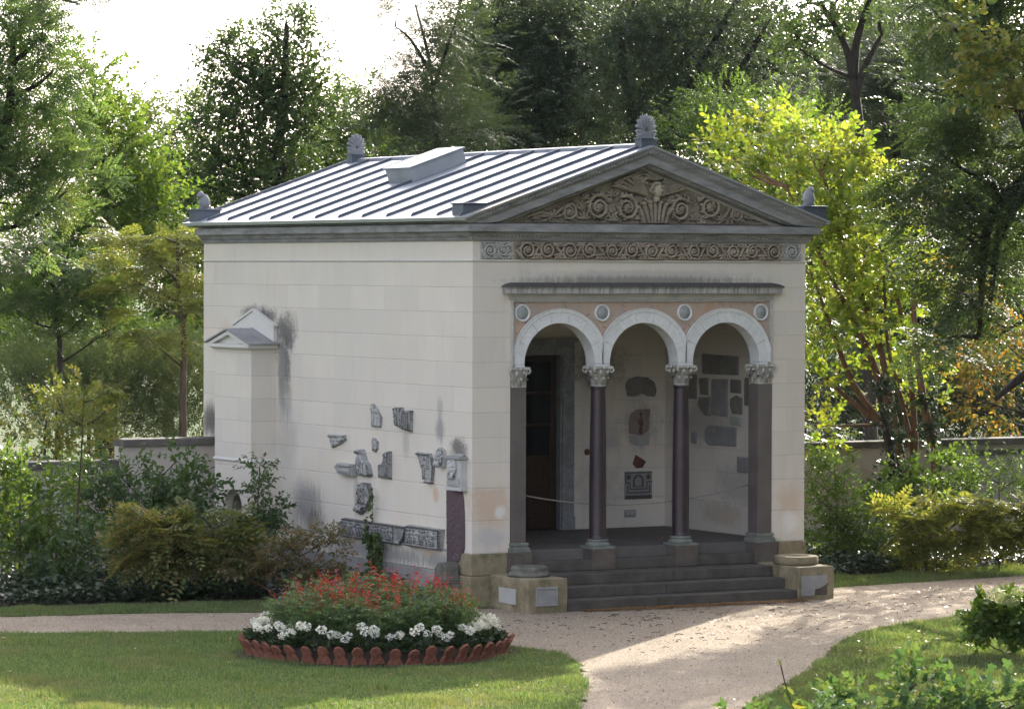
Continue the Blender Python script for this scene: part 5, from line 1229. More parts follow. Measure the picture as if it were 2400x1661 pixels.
def plant(name, label, cat, depth, ells, tw, mat, trunk, lai=3.2, bark='bark', group=None, rad=.14, flat=0, upw=.35, seed=1, scl=1.0, stems=None, crown='crown', trunkname='trunk', limbs=True, extra=None, spread=.34, clus=11, fine=.5, zmin=None, ground=0.0):
    """trunk: survey points from the base up (first one is dropped to the ground)"""
    r = np.random.default_rng(seed); base = bearing(trunk[0][0]*K, trunk[0][1]*K, depth); base[2] = ground
    root = empty(name, tuple(base), label, cat, group)
    (V, F), cl = foliage(depth, ells, tw, lai, r, flat, upw, clus, spread, scl, zmin)
    cr = link_mesh(crown, np_mesh(crown, V-base, F), M[mat], root)
    b = MB(); paths = []
    for ti, tr in enumerate([trunk]+list(stems or [])):
        pts = [bearing(u*K, v*K, depth) for u, v in tr]
        if ti == 0: pts[0] = base.copy()
        pts[0] = pts[0]-np.array([0,0,.05]); paths.append(np.array(pts)); R0 = rad*(1 if ti == 0 else .7)
        pp = spline(pts, 4) if len(pts) > 2 else np.array(pts); m = len(pp)
        b.tube(pp, [R0*(1-.72*i/(m-1))*(1.25 if i == 0 and ti == 0 else 1) for i in range(m)], 8)
    allp = np.concatenate([spline(p, 5) if len(p) > 2 else p for p in paths])
    if limbs:
        for c, cc in cl:
            k = allp[allp[:,2] < c[2]+.1]; k = k if len(k) else allp
            s = k[np.argmin(np.linalg.norm(k-c, axis=1)+.6*np.abs(k[:,2]-(c[2]-.8)))]; lp = limb(s, c, r); L = np.linalg.norm(c-s)
            b.tube(lp, [max(.010, rad*.30*(1-.65*i/5)) for i in range(6)], 5)
            m = cc[r.random(len(cc)) < fine][:40]
            for q in m:
                s2 = lp[int(r.integers(2, 6))]; b.tube(limb(s2, q, r, .05, 3), [max(.006, rad*.13), max(.005, rad*.10), .006, .004], 3, True, False)
    b.build(trunkname, M[bark], root, fix=False)
    return root
# ------------------------------------------------------------------ trees beyond the garden walls
GB = 'trees beyond the garden walls'
plant('locust_tree', 'large feathery green locust tree filling the far left edge', 'tree', 66, [(20,100,80,80),(50,215,105,90),(-50,260,110,130),(70,330,110,90),(20,430,120,90),(150,430,60,70),(120,160,45,60),(-10,30,70,45),(95,80,35,40,0,.6)], 'locust', 'leaf_locust', [(-60,1150),(-50,700),(-20,420),(20,250),(30,90)], 5.0, 'bark_dark', GB, .20, seed=2)
plant('overhanging_branch', 'thin leafy branch tip hanging into the white sky at top left', 'branch', 60, [(165,12,45,18,0,.5),(205,32,22,16,0,.5),(120,-8,50,14,0,.6)], 'fine', 'leaf_blue', [(-100,1250),(-120,300),(-40,-60),(90,-15),(180,10)], 1.6, 'bark_dark', GB, .05, seed=3, limbs=False)
plant('beech_tree', 'bright yellow-green pointed tree right of the locust', 'tree', 74, [(200,185,24,55),(212,260,45,65),(235,340,60,70),(285,330,28,55),(310,420,60,65),(250,440,90,60),(355,460,42,55),(180,330,40,60),(255,270,20,50)], 'lime', 'leaf_lime', [(250,1080),(250,700),(235,420),(205,150)], 4.5, 'bark', GB, .14, seed=4, upw=.7)
plant('pale_tree', 'pale hazy tree low on the skyline in the gap at left', 'tree', 104, [(320,310,26,50,0,.8),(345,370,40,60),(300,260,20,40,0,.6),(400,320,40,55),(440,280,30,45,0,.7),(470,370,60,60),(370,420,60,50)], 'oak', 'leaf_grey', [(380,950),(375,600),(340,320)], 2.6, 'bark', GB, .16, seed=5, scl=1.2)
plant('oak_tree', 'tall dark green tree with several leafy spires against the white sky', 'tree', 82, [(643,52,22,34),(655,95,42,40),(640,150,52,55),(560,130,26,48),(505,120,15,26,0,.8),(520,170,30,36),(570,205,50,50),(655,230,58,55),(500,265,42,45),(450,320,42,45),(560,290,85,60),(650,320,60,60),(470,390,80,60),(590,400,110,60),(410,400,45,60),(690,180,24,50,0,.8)], 'oak', 'leaf_oak', [(628,1000),(628,460),(628,330),(640,200),(645,60)], 4.3, 'bark_dark', GB, .20, seed=6)
plant('light_tree', 'loose light green tree between the tall oak and the dark trees', 'tree', 88, [(765,200,26,50,0,.8),(740,270,50,55,0,.8),(800,270,42,60),(720,340,60,45),(790,350,70,50),(690,410,70,50)], 'lime', 'leaf_mid', [(740,1000),(735,600),(745,300),(765,180)], 4.4, 'bark', GB, .15, seed=7)
plant('thornless_locust', 'wispy dark tree with bare branches showing over the roof hatch', 'tree', 79, [(900,20,35,22,0,.35),(960,70,60,55,0,.35),(895,170,55,40,0,.6),(985,170,70,60,0,.7),(940,250,100,55),(870,275,50,50),(1030,290,80,55),(1030,70,45,70,0,.7)], 'fine', 'leaf_blue', [(985,900),(985,400),(978,250),(965,130),(935,10)], 4.2, 'bark_dark', GB, .075, seed=8, stems=[[(975,200),(1010,100),(1040,0)],[(970,160),(925,90),(890,60)]])
plant('dense_tree', 'broad dense dark blue-green tree behind the middle of the roof', 'tree', 88, [(1130,40,90,80),(1210,120,100,90),(1100,160,80,80),(1180,240,130,70),(1300,50,90,90),(1320,190,110,90),(1100,290,110,55),(1290,290,90,50)], 'dark', 'leaf_blue', [(1200,950),(1200,500),(1215,250),(1230,60)], 4.2, 'bark_dark', GB, .22, seed=9, stems=[[(1205,330),(1120,180),(1080,40)],[(1210,300),(1300,150),(1340,10)]])
plant('dark_tree', 'dark tree with leaning black limbs behind the front gable', 'tree', 85, [(1440,40,90,70),(1530,90,90,80),(1420,150,80,80),(1610,40,90,60,0,.8),(1690,90,70,60,0,.6),(1500,220,90,70),(1400,270,80,60),(1600,180,70,50,0,.6),(1740,150,50,40,0,.4),(1560,300,60,50)], 'dark', 'leaf_blue', [(1500,960),(1500,420),(1530,260),(1590,130),(1660,0)], 3.2, 'bark_dark', GB, .19, seed=10, stems=[[(1495,420),(1420,240),(1400,100),(1430,0)],[(1520,330),(1610,230),(1690,120),(1740,30)]])
plant('background_tree', 'grey-green bush-like tree rising between gable and yellow-green tree', 'tree', 80, [(1640,250,60,50),(1700,300,60,50),(1590,310,55,50),(1780,270,45,50,0,.7),(1850,300,50,60,0,.6),(1680,370,80,50)], 'small', 'leaf_mid', [(1670,950),(1670,500),(1660,300)], 3.4, 'bark', GB, .12, seed=11)
plant('tall_tree', 'tall bare-trunked tree forking near the top, right of the gable', 'tree', 75, [(1810,8,50,32,0,.8),(1840,62,34,26,0,.7),(1900,-25,80,28,0,.7),(1990,10,60,40),(1800,110,22,26,0,.6)], 'oak', 'leaf_oak', [(1965,1040),(1950,520),(1938,330),(1922,180),(1900,95),(1850,10)], 3.6, 'bark_dark', GB, .16, seed=12, stems=[[(1921,170),(1930,90),(1955,10),(1975,-60)],[(1926,215),(1948,150),(1985,80)]])
plant('cedar_tree', 'dark feathery tree behind the tall bare trunk', 'tree', 92, [(1880,170,60,70,0,.75),(1975,150,55,60,0,.8),(2010,250,70,80),(2060,120,80,90),(1900,280,70,60,0,.7),(1990,360,90,80),(2100,300,80,100),(1780,190,50,50,0,.6),(2150,180,90,110),(2240,320,100,120),(2160,450,90,90)], 'fine', 'leaf_blue', [(2020,950),(2020,500),(2020,100)], 3.4, 'bark_dark', GB, .2, seed=13, flat=.5)
plant('shade_tree', 'dark green mass of tree low behind the yellow-green tree', 'tree', 90, [(1900,480,90,90),(2030,520,110,110),(2180,560,130,130),(1880,640,90,100),(2050,700,130,110),(2230,760,110,120),(1930,800,100,90)], 'dark', 'leaf_dark', [(2060,950),(2060,700),(2060,450)], 3.4, 'bark_dark', GB, .2, seed=14, scl=1.2)
plant('understorey_tree', 'dark leafy tree in the shade behind the left feathery trees', 'tree', 90, [(60,560,130,110),(240,540,130,100),(400,500,100,90),(90,720,150,110),(290,700,150,110),(440,640,70,120),(430,780,80,90)], 'oak', 'leaf_mid', [(230,1000),(230,750),(230,480)], 3.4, 'bark_dark', GB, .2, seed=15, scl=1.2)
GS = 'small feathery trees beyond the left wall'
plant('feathery_tree', 'arching light green feathery tree on a dark trunk, left of the pair', 'tree', 69, [(140,575,110,32),(60,610,90,36),(225,620,85,32),(120,660,120,36),(30,690,70,40),(210,690,80,34),(110,740,100,34),(20,560,60,30),(240,745,50,28)], 'locust', 'leaf_locust', [(133,1100),(133,900),(135,780),(125,680),(155,570)], 3.2, 'bark_dark', GS, .085, seed=16, flat=.6, spread=.26)
plant('feathery_tree', 'yellow-tinged feathery tree on a slim straight trunk beside the temple', 'tree', 68, [(370,535,90,28),(320,570,85,30),(425,565,38,30),(300,630,70,30),(390,620,70,32),(360,690,80,34),(430,690,36,36),(330,760,60,28)], 'locust', 'leaf_feather', [(412,1100),(412,900),(414,760),(402,660),(400,530)], 3.0, 'bark', GS, .085, seed=17, flat=.6, spread=.26)
plant('green_shrub', 'mid green broadleaf shrub in the shade under the feathery trees', 'shrub', 73, [(60,790,70,50),(150,800,70,45),(290,790,90,45),(400,790,70,50),(40,730,40,60)], 'ovate', 'leaf_lime', [(200,1050),(200,850),(200,790)], 2.6, 'bark', None, .05, seed=18)
plant('willow_thicket', 'grey-green willowy thicket behind the left garden wall', 'thicket', 71.5, [(30,860,70,55),(120,850,80,60),(220,860,80,60),(310,850,80,75),(400,850,80,80),(450,900,40,90),(280,940,110,60),(400,960,80,60),(150,930,90,50)], 'willow', 'leaf_grey', [(250,1060),(250,960),(250,860)], 3.0, 'bark', None, .04, seed=19, upw=1.6, fine=.8)
plant('yellow_shrub', 'yellowing autumn shrub rising behind the low left wall', 'shrub', 67.5, [(25,930,60,50,0,.8),(110,960,80,50,0,.8),(200,930,55,45,0,.7),(60,1010,90,35),(160,900,60,30,0,.6),(200,1000,60,30)], 'ovate', 'leaf_yellow', [(110,1080),(100,1000),(110,930)], 1.7, 'bark', None, .035, seed=20)
plant('magnolia_tree', 'bright yellow-green large-leaved tree on several stems, right of the temple', 'tree', 65.5, [(1690,330,42,38,3),(1640,345,48,32,3),(1755,295,42,48,2),(1820,330,52,50,1),(1885,315,24,38),(1740,380,70,50,2),(1900,395,50,55),(1800,430,95,65,1),(1925,485,70,55),(1975,445,34,40,0,.8),(1860,540,90,65),(1960,560,70,60),(1880,650,80,60),(1970,650,80,60,0,.8),(2035,560,32,60,0,.6),(1850,740,60,60,0,.7),(1940,750,80,55,0,.6),(2040,690,55,60,0,.6),(1840,860,35,50,0,.6),(1990,850,70,40,0,.35),(2090,880,50,40,0,.35),(1850,960,30,40,0,.4),(1720,450,70,50,3),(1800,560,80,70,3),(1780,340,40,60,2),(1950,400,30,40,0,.7),(2080,600,40,50,0,.4)], 'bright', 'leaf_bright', [(2085,1230),(2045,1110),(2025,1010),(2005,900),(1975,760),(1900,560),(1850,380)], 3.7, 'bark_red', None, .11, seed=21, upw=.75,
    stems=[[(2048,1120),(2060,1010),(2055,900),(2040,760),(2000,600),(1950,480)],[(2100,1235),(2085,1150),(2060,1040),(2030,900),(2000,780),(1990,620)],[(2000,960),(1950,930),(1890,880),(1840,830)],[(2020,985),(1930,880),(1880,760),(1830,620)],[(2010,930),(1950,780),(1860,600),(1770,420)]], clus=8)
plant('ivy_trunk', 'leaning tree trunk wrapped in dark ivy beside the yellow-green tree', 'tree', 64.5, [(2118,1080,16,70),(2105,1000,12,50),(2095,940,10,40),(2125,1150,22,40),(2085,870,12,40,0,.5)], 'ivy', 'leaf_ivy', [(2130,1220),(2110,1060),(2085,930),(2065,800),(2055,640)], 3.8, 'bark_red', 'ivy-clad trunks by the right wall', .12, seed=22, limbs=False, spread=.10, crown='ivy')
plant('ivy_trunk', 'bushy ivy-smothered trunk just left of the yellow-green tree stems', 'tree', 64.8, [(2010,1030,20,60),(1995,960,16,50),(2000,1090,34,40),(2020,1130,40,40),(1985,900,12,40,0,.6)], 'ivy', 'leaf_ivy', [(2030,1225),(2010,1060),(1990,940),(1975,860)], 3.8, 'bark_dark', 'ivy-clad trunks by the right wall', .11, seed=23, limbs=False, spread=.12, crown='ivy')
plant('wisteria_tree', 'dark green hanging tree filling the upper right edge', 'tree', 58, [(2200,60,120,90),(2100,20,90,50,0,.8),(2290,200,80,120),(2140,200,80,75),(2085,320,60,50,0,.8),(2120,400,75,60,0,.8),(2220,370,95,90),(2180,520,80,70),(2270,500,50,80),(2160,650,50,60),(2135,760,36,45),(2235,640,40,60,0,.6),(2080,480,45,45,0,.55),(2060,400,40,40,0,.6),(2480,200,130,140,0,.7),(2480,500,130,140,0,.7),(2420,-120,150,110,0,.7),(2250,-110,120,90,0,.7)], 'wist', 'leaf_dark', [(2480,1330),(2450,900),(2380,500),(2300,250),(2250,100)], 4.6, 'bark_dark', None, .17, seed=24, stems=[[(2330,380),(2235,480),(2215,600),(2205,760)],[(2310,420),(2255,520),(2230,680)],[(2420,760),(2300,850),(2240,900)]])  # outermost crown lobes are out of view, added to block light on the facade
plant('yellow_branch', 'branch of big yellowing leaves at the top right edge', 'branch', 55.5, [(2265,110,40,12,0,.7),(2290,165,30,18,0,.7),(2205,190,34,7,0,.6),(2262,240,30,8,0,.6),(2170,50,5,16,0,.8),(2240,150,30,8,0,.7)], 'bright', 'leaf_yellow', [(2500,1400),(2480,600),(2400,250),(2320,170),(2250,120)], 2.2, 'bark', None, .06, seed=25, limbs=False, spread=.10, clus=5)
plant('chestnut_tree', 'horse chestnut with orange autumn leaves drooping over the right wall', 'tree', 70, [(2200,700,90,50,2,.8),(2270,780,70,60,2),(2160,800,70,45,1,.8),(2235,860,70,40),(2130,880,60,28,0,.8),(2270,920,50,30),(2200,920,45,22,0,.8),(2070,450,60,40,3,.6),(2120,640,50,50,3,.6),(2060,620,40,30,3,.4)], 'chest', 'leaf_orange', [(2420,1050),(2410,800),(2330,720),(2240,760)], 1.5, 'bark_dark', None, .10, seed=26, spread=.14, clus=6)
plant('dark_hedge', 'dark blue-green clipped hedge behind the wire fence', 'hedge', 82, [(x, 925+10*(i%2), 70, 58) for i, x in enumerate(range(1850, 2400, 75))]+[(x, 870, 70, 40) for x in range(1880, 2400, 90)], 'willow', 'leaf_dark', [(2100,1020),(2100,980),(2100,930)], 4.0, 'bark_dark', None, .05, seed=27, scl=1.2)

plant('backdrop_tree', 'dark tree crown far behind, closing the gap above the roof hatch', 'tree', 102, [(880,310,60,40),(980,270,70,55),(1060,200,60,80,0,.8),(960,330,110,40),(1080,120,50,70,0,.7)], 'dark', 'leaf_blue', [(980,950),(980,400),(990,250)], 3.6, 'bark_dark', GB, .2, seed=51, scl=1.3)
plant('backdrop_tree', 'dark tree crown far behind, above the tip of the gable', 'tree', 104, [(1380,20,90,100),(1250,-10,110,70),(1100,0,90,70),(1460,130,100,100),(1560,200,80,80,0,.8),(1400,270,110,60),(1290,120,80,80),(1620,110,80,80),(1540,20,90,70),(1200,200,120,110),(1660,-10,80,50,0,.8)], 'dark', 'leaf_blue', [(1450,950),(1450,400),(1450,150)], 3.6, 'bark_dark', GB, .2, seed=52, scl=1.3)
plant('backdrop_tree', 'dark tree crown far behind the tall forked tree', 'tree', 106, [(1680,180,90,90),(1760,120,70,60,0,.7),(1790,240,90,90),(1740,330,90,60),(1840,340,80,80),(2080,60,90,80),(2190,140,90,100),(1660,60,50,40,0,.5),(1960,120,90,110),(2120,260,110,140),(1930,330,90,90)], 'dark', 'leaf_blue', [(1800,950),(1800,500),(1800,250)], 3.6, 'bark_dark', GB, .2, seed=53, scl=1.3)

plant('wood_tree', 'dense dark tree of the wood behind, left part of the canopy above the roof', 'tree', 118, [(900,330,70,50),(1000,280,80,70),(1090,200,80,100),(1110,90,70,80),(1180,290,120,70),(1210,180,90,90)], 'dark', 'leaf_blue', [(1050,950),(1050,500),(1060,200)], 4.6, 'bark_dark', GB, .2, seed=71, scl=1.8)
plant('wood_tree', 'dense dark tree of the wood behind, middle part of the canopy above the gable', 'tree', 120, [(1250,60,100,90),(1330,180,110,100),(1400,60,90,90),(1450,250,110,90),(1520,120,100,110),(1330,300,120,50)], 'dark', 'leaf_blue', [(1380,950),(1380,500),(1380,200)], 4.6, 'bark_dark', GB, .2, seed=72, scl=1.8)
plant('wood_tree', 'dense dark tree of the wood behind, right of the gable tip', 'tree', 121, [(1600,230,100,90),(1650,130,90,80),(1740,210,100,80),(1640,330,110,70),(1800,320,100,90),(1880,230,90,80),(1760,60,30,40,0,.5)], 'dark', 'leaf_blue', [(1700,950),(1700,500),(1700,250)], 4.6, 'bark_dark', GB, .2, seed=73, scl=1.8)
plant('wood_tree', 'dense dark tree of the wood behind the hanging tree at right', 'tree', 119, [(1960,120,70,90),(2020,250,90,100),(2080,80,100,100),(2150,230,110,120),(2230,80,100,120),(2290,260,100,130),(2060,400,120,90),(2220,440,120,110),(1930,420,80,90)], 'dark', 'leaf_dark', [(2120,950),(2120,500),(2120,250)], 4.6, 'bark_dark', GB, .2, seed=74, scl=1.8)
plant('edge_tree', 'green tree behind the right wall at the frame edge, between hanging tree and chestnut', 'tree', 67, [(2290,400,60,60,0,.6),(2240,500,50,50,0,.5),(2340,520,80,80,0,.6),(2420,380,100,100,0,.6),(2300,620,60,50,0,.5),(2440,640,100,100,0,.5),(2560,480,110,120,0,.6)], 'oak', 'leaf_mid', [(2400,1180),(2400,800),(2380,450)], 3.4, 'bark_dark', None, .14, seed=29)
# unseen trees, added to keep sky light off the front of the temple
def survey(x, y, z):
    d = np.array([x, y, z])-CAM; D = d@FW; return (1200+FPX*(d@RT)/D)/K, (830.5-FPX*(d@UP)/D)/K, D
for i, (x, y, h, lb) in enumerate(((2,-31,18,'unseen tall tree added to block sky light, nearest the viewpoint'), (8,-24.5,20,'unseen tall tree added to block sky light, second from the viewpoint'), (14,-18,21,'unseen tall tree added to block sky light, third from the viewpoint'), (20,-12,21,'unseen tall tree added to block sky light, beyond the hydrangea'), (26.5,-5,20,'unseen tall tree added to block sky light, right of the path bend'))):
    u, v, D = survey(x, y, 0); ex = []
    for (dx, dz, q) in ((0,.62,1.1),(-3.2,.50,.9),(3.2,.50,.9),(-1.5,.82,.8),(1.8,.84,.8),(0,.34,.9),(-3,.24,.8),(3,.24,.8),(0,.12,.9)):
        uu, vv, _ = survey(x, y, dz*h); k = FPX/D/K; ex.append((uu+dx*k, vv, 3.6*q*k, 3.6*q*k))
    plant('sky_blocker_tree', lb, 'tree', D, ex, 'oak', 'leaf_oak', [(u, v), (u, survey(x, y, h*.4)[1]), (u, survey(x, y, h*.8)[1])], 3.0, 'bark_dark', 'unseen trees added to block sky light', .3, seed=61+i, scl=2.6, spread=.9)
# ------------------------------------------------------------------ shrubs in the beds
plant('bright_shrub', 'sunlit fresh green shrub with yellow tips at the far left of the bed', 'shrub', 56.5, [(30,1090,50,40),(90,1120,50,45),(40,1160,70,60),(110,1200,55,60),(20,1240,60,60),(70,1280,70,40),(-30,1160,60,90),(0,1065,30,26,0,.7),(120,1280,40,40)], 'ovate', 'leaf_lime', [(45,1340),(45,1250),(45,1120)], 2.9, 'bark', None, .03, seed=31, crown='foliage', trunkname='stem', fine=.7, zmin=.08)
plant('dark_shrub', 'tall dark green lilac-like shrub in front of the left wall', 'shrub', 58, [(395,1040,20,36),(395,1090,44,40),(330,1120,60,55),(420,1120,30,34),(270,1100,55,50),(250,1050,35,40,0,.8),(330,1180,90,55),(420,1180,45,45),(230,1160,55,55),(190,1110,40,60,0,.8)], 'ovate', 'leaf_bluegreen', [(340,1320),(340,1200),(350,1080)], 2.9, 'bark', None, .035, seed=32, crown='foliage', trunkname='stem', fine=.7, zmin=.08)
plant('leafy_shrub', 'low shaded green shrub at the foot of the tall dark shrub', 'shrub', 55.8, [(190,1230,60,50),(260,1230,60,50),(230,1290,90,30),(330,1290,70,30),(420,1280,60,34),(140,1290,40,30),(360,1230,70,40,1.2),(450,1220,50,36,1.2),(500,1290,50,20,.8)], 'ovate', 'leaf_bluegreen', [(240,1345),(240,1290),(240,1230)], 2.9, 'bark', None, .03, seed=33, crown='foliage', trunkname='stem', fine=.7, zmin=.06)
GF = 'fern-leaved shrubs in the left bed'
plant('fern_shrub', 'ochre fern-leaved shrub in front of the tall dark shrub', 'shrub', 55.3, [(318,1172,18,7),(350,1200,20,8),(305,1215,18,7),(372,1232,22,8),(330,1246,20,7),(398,1215,18,6),(300,1262,16,6),(385,1262,22,6)], 'fern', 'leaf_ochre', [(345,1335),(345,1280),(345,1220)], 1.7, 'bark', GF, .012, seed=34, flat=.5, spread=.11, clus=5, crown='foliage', trunkname='stem', fine=.7)
plant('fern_shrub', 'green-gold fern-leaved shrub below the arched opening of the bay', 'shrub', 55.6, [(455,1162,18,6),(500,1178,18,7),(478,1205,22,8),(515,1222,20,8),(452,1240,20,8),(495,1255,24,8),(440,1268,16,6),(525,1270,20,6),(425,1195,14,6)], 'fern', 'leaf_ferngreen', [(480,1335),(480,1270),(480,1190)], 1.7, 'bark', GF, .012, seed=35, flat=.5, spread=.11, clus=5, crown='foliage', trunkname='stem', fine=.7)
plant('fern_shrub', 'rusty brown feathery shrub nearest the side wall of the temple', 'shrub', 55.2, [(575,1255,26,12),(625,1240,24,10),(680,1228,22,10),(730,1240,20,8),(600,1280,30,12),(660,1268,32,12),(720,1275,30,12),(775,1285,24,9),(550,1296,28,9),(630,1300,36,9),(700,1302,40,9),(700,1205,10,5,0,.6),(740,1215,8,4,0,.6),(640,1215,10,5,0,.6)], 'small', 'leaf_rust', [(670,1330),(670,1280),(680,1220)], 1.7, 'bark_red', GF, .012, seed=36, flat=.3, spread=.13, clus=6, crown='foliage', trunkname='stem', fine=.8)
plant('sapling', 'slender sapling with drooping dark leaves in front of the projecting bay', 'sapling', 58.6, [(585,1055,8,18,0,.8),(583,1100,20,22),(597,1150,26,24),(580,1190,24,22),(612,1192,18,20),(618,1148,10,18)], 'ovate', 'leaf_bluegreen', [(577,1310),(577,1200),(582,1110),(586,1040)], 1.9, 'bark', None, .018, seed=37, crown='foliage', trunkname='stem', scl=.72, spread=.13, clus=6)
plant('young_tree', 'thin young tree with sparse yellow foliage standing at the lawn edge', 'tree', 56.05, [(192,900,28,16),(155,925,22,12),(215,945,26,10),(245,878,8,15,0,.8),(178,958,30,9),(130,900,12,9,0,.5),(238,925,12,8)], 'small', 'leaf_feather', [(168,1338),(171,1220),(178,1100),(184,1010),(189,890)], 1.3, 'bark', None, .026, seed=38, crown='foliage', scl=.9, flat=.3, spread=.16, clus=6)
GR = 'shrubs in the right bed'
plant('privet_shrub', 'dark small-leaved shrub against the right corner of the temple', 'shrub', 61.5, [(1850,1130,45,50),(1900,1160,50,55),(1870,1210,60,50),(1950,1190,50,50),(1835,1080,26,45,0,.7),(1930,1240,60,30),(1880,1060,30,30,0,.4)], 'small', 'leaf_mid', [(1885,1290),(1885,1220),(1885,1130)], 3.0, 'bark', GR, .03, seed=41, crown='foliage', trunkname='stem', fine=.7)
plant('shade_shrub', 'glossy green shrub round the foot of the ivy-clad trunks', 'shrub', 63, [(2030,1080,50,36,0,.8),(2090,1120,55,36),(2050,1150,60,36),(2120,1070,40,26,0,.7),(2000,1140,40,36)], 'ovate', 'leaf_mid', [(2060,1250),(2060,1180),(2060,1110)], 2.0, 'bark', GR, .03, seed=42, crown='foliage', trunkname='stem')
plant('fern_shrub', 'big golden fern-leaved shrub spreading in front of the right wall', 'shrub', 60.5, [(2060,1185,24,10),(2100,1150,24,9),(2150,1178,28,10),(2190,1130,26,9),(2140,1218,30,8),(2200,1190,28,10),(2072,1222,24,7),(2105,1262,14,6,0,.5),(2035,1160,16,7),(2105,1200,26,9)], 'fern', 'leaf_fern', [(2110,1290),(2110,1240),(2110,1180)], 2.0, 'bark', GR, .014, seed=43, flat=.5, spread=.13, clus=5, crown='foliage', trunkname='stem', fine=.7)
plant('fern_shrub', 'golden fern-leaved shrub at the right edge of the bed', 'shrub', 61, [(2238,1155,28,10),(2285,1135,26,10),(2262,1200,32,10),(2312,1182,30,12),(2228,1220,22,7),(2290,1222,24,7),(2340,1150,26,12),(2330,1205,24,8)], 'fern', 'leaf_fern', [(2250,1285),(2250,1230),(2250,1170)], 2.0, 'bark', GR, .014, seed=44, flat=.5, spread=.13, clus=5, crown='foliage', trunkname='stem', fine=.7)
plant('thin_shrub', 'thin leggy shrub before the wall at the right edge', 'shrub', 62.5, [(2200,1050,28,40,0,.6),(2245,1090,40,34,0,.7),(2290,1080,36,36),(2300,1120,50,30),(2180,1100,30,26,0,.5)], 'small', 'leaf_mid', [(2250,1260),(2250,1150),(2250,1060)], 2.0, 'bark', GR, .02, seed=45, crown='foliage', trunkname='stem')
hy = plant('hydrangea_bush', 'leafy hydrangea bush with pale green flower heads at the right lawn edge', 'bush', 47.8, [(2285,1395,34,18),(2235,1408,28,11),(2320,1376,24,15),(2265,1422,40,8),(2335,1412,34,20),(2208,1378,5,10,0,.4),(2190,1408,8,5,0,.6),(2300,1350,20,10),(2255,1372,26,12),(2268,1432,48,8),(2325,1436,40,10),(2225,1424,28,6)], 'hyd', 'leaf_lime', [(2280,1440),(2280,1415),(2280,1375)], 3.0, 'bark', None, .012, seed=46, crown='foliage', trunkname='stem', zmin=.05, scl=.72, spread=.12, clus=6)
r = np.random.default_rng(8)
for (u, v, s) in ((2242,1338,.11),(2262,1348,.09),(2296,1330,.08),(2280,1356,.07)):
    c = bearing(u*K, v*K, 47.4); n = 130; g = r.normal(0, 1, (n,3)); g /= np.linalg.norm(g, axis=1, keepdims=True); p = c+g*np.array([s*1.2,s*1.2,s*.7])
    V, F = place([(*leaf_tpl('kite'), 0)], p, np.cross(g, r.normal(0,1,(n,3))), np.full(n, .045), r)
    link_mesh('flower_head', np_mesh('flower_head', V-WORLD_LOC[hy.name], F), M['hydrangea'], hy)
plant('vine_bush', 'lobed-leaved green vine bush in the near right foreground', 'bush', 30, [(2190,1561,12,10,.5),(1680,1634,34,6),(1725,1654,64,12),(1850,1598,36,9,1),(1925,1588,42,9,1),(1855,1632,66,18),(1990,1616,42,14),(2062,1538,6,16,.5),(2058,1601,20,14),(2130,1620,34,14),(2185,1594,28,10),(2255,1586,38,12),(2295,1611,44,24),(1960,1656,100,24),(2120,1656,110,28),(2240,1651,80,28),(1800,1676,100,18),(2000,1716,300,40),(2325,1566,14,12)], 'vine', 'leaf_vine', [(2000,2100),(2000,1800),(2000,1620)], 2.6, 'bark', None, .03, seed=47, crown='foliage', trunkname='stem', spread=.09, clus=5, upw=.4, scl=.85)
sb = bearing(1800*K, 1700*K, 30.2); sb[2] = 0; vsx = empty('vine_shoot', tuple(sb), 'single thin shoot with two yellowing leaves above the foreground vine', 'shoot'); b = MB()
st_ = [sb]+[bearing(u*K, v*K, 30.2) for u, v in ((1795,1640),(1785,1590),(1770,1545),(1758,1495))]; b.tube(spline(st_, 4), .006, 5); b.build('stem', M['bark'], vsx)
r = np.random.default_rng(5); V, F = place([(*leaf_tpl('lobed'), 0)], np.array([st_[3], st_[3]+[0,0,-.03], st_[4], st_[2]]), np.array([[.9,.3,-.5],[.2,-.2,-1.],[-.2,.2,.9],[.9,-.6,.1]]), np.array([.13,.11,.05,.12]), r, .2)
link_mesh('leaves', np_mesh('leaves', V-sb, F), M['leaf_yellow'], vsx)

# ivy ground cover along the front of both beds
def ivy_cover(name, P, dens, seed, hmax, label=None, mat='leaf_ivy', size=1.0):
    x, y = scatter_poly(P, dens, seed); r = np.random.default_rng(seed); n = len(x)
    hx = .5+.5*np.sin(1.7*x+2.3*y)*np.cos(1.1*x-1.9*y+1); z = .03+hmax*(.35+.65*hx)*r.random(n)
    a = r.uniform(0, 6.28, n); d = np.stack([np.cos(a), np.sin(a), r.normal(.15, .35, n)], -1)
    V, F = place([(*leaf_tpl('heart'), 0)], np.stack([x, y, z], -1), d, size*r.uniform(.05, .095, n), r, .35)
    o = link_mesh(name, np_mesh(name, V, F), M[mat]); o['kind'] = 'stuff'; return o
ivy_cover('ivy_ground_cover', [(-14,5.9),(-9,4.25),(-6.22,3.35),(-4.24,2.95),(-2.2,2.55),(-1.0,2.25),(-.1,1.7),(-.1,6),(-3,7),(-14,8.8)], 620, 3, .34)
ivy_cover('ivy_ground_cover', [(6.1,.95),(6.9,1.40),(7.88,1.88),(10.1,2.2),(12.05,2.25),(16,3.1),(16,6.9),(6.1,6.9)], 620, 4, .36)
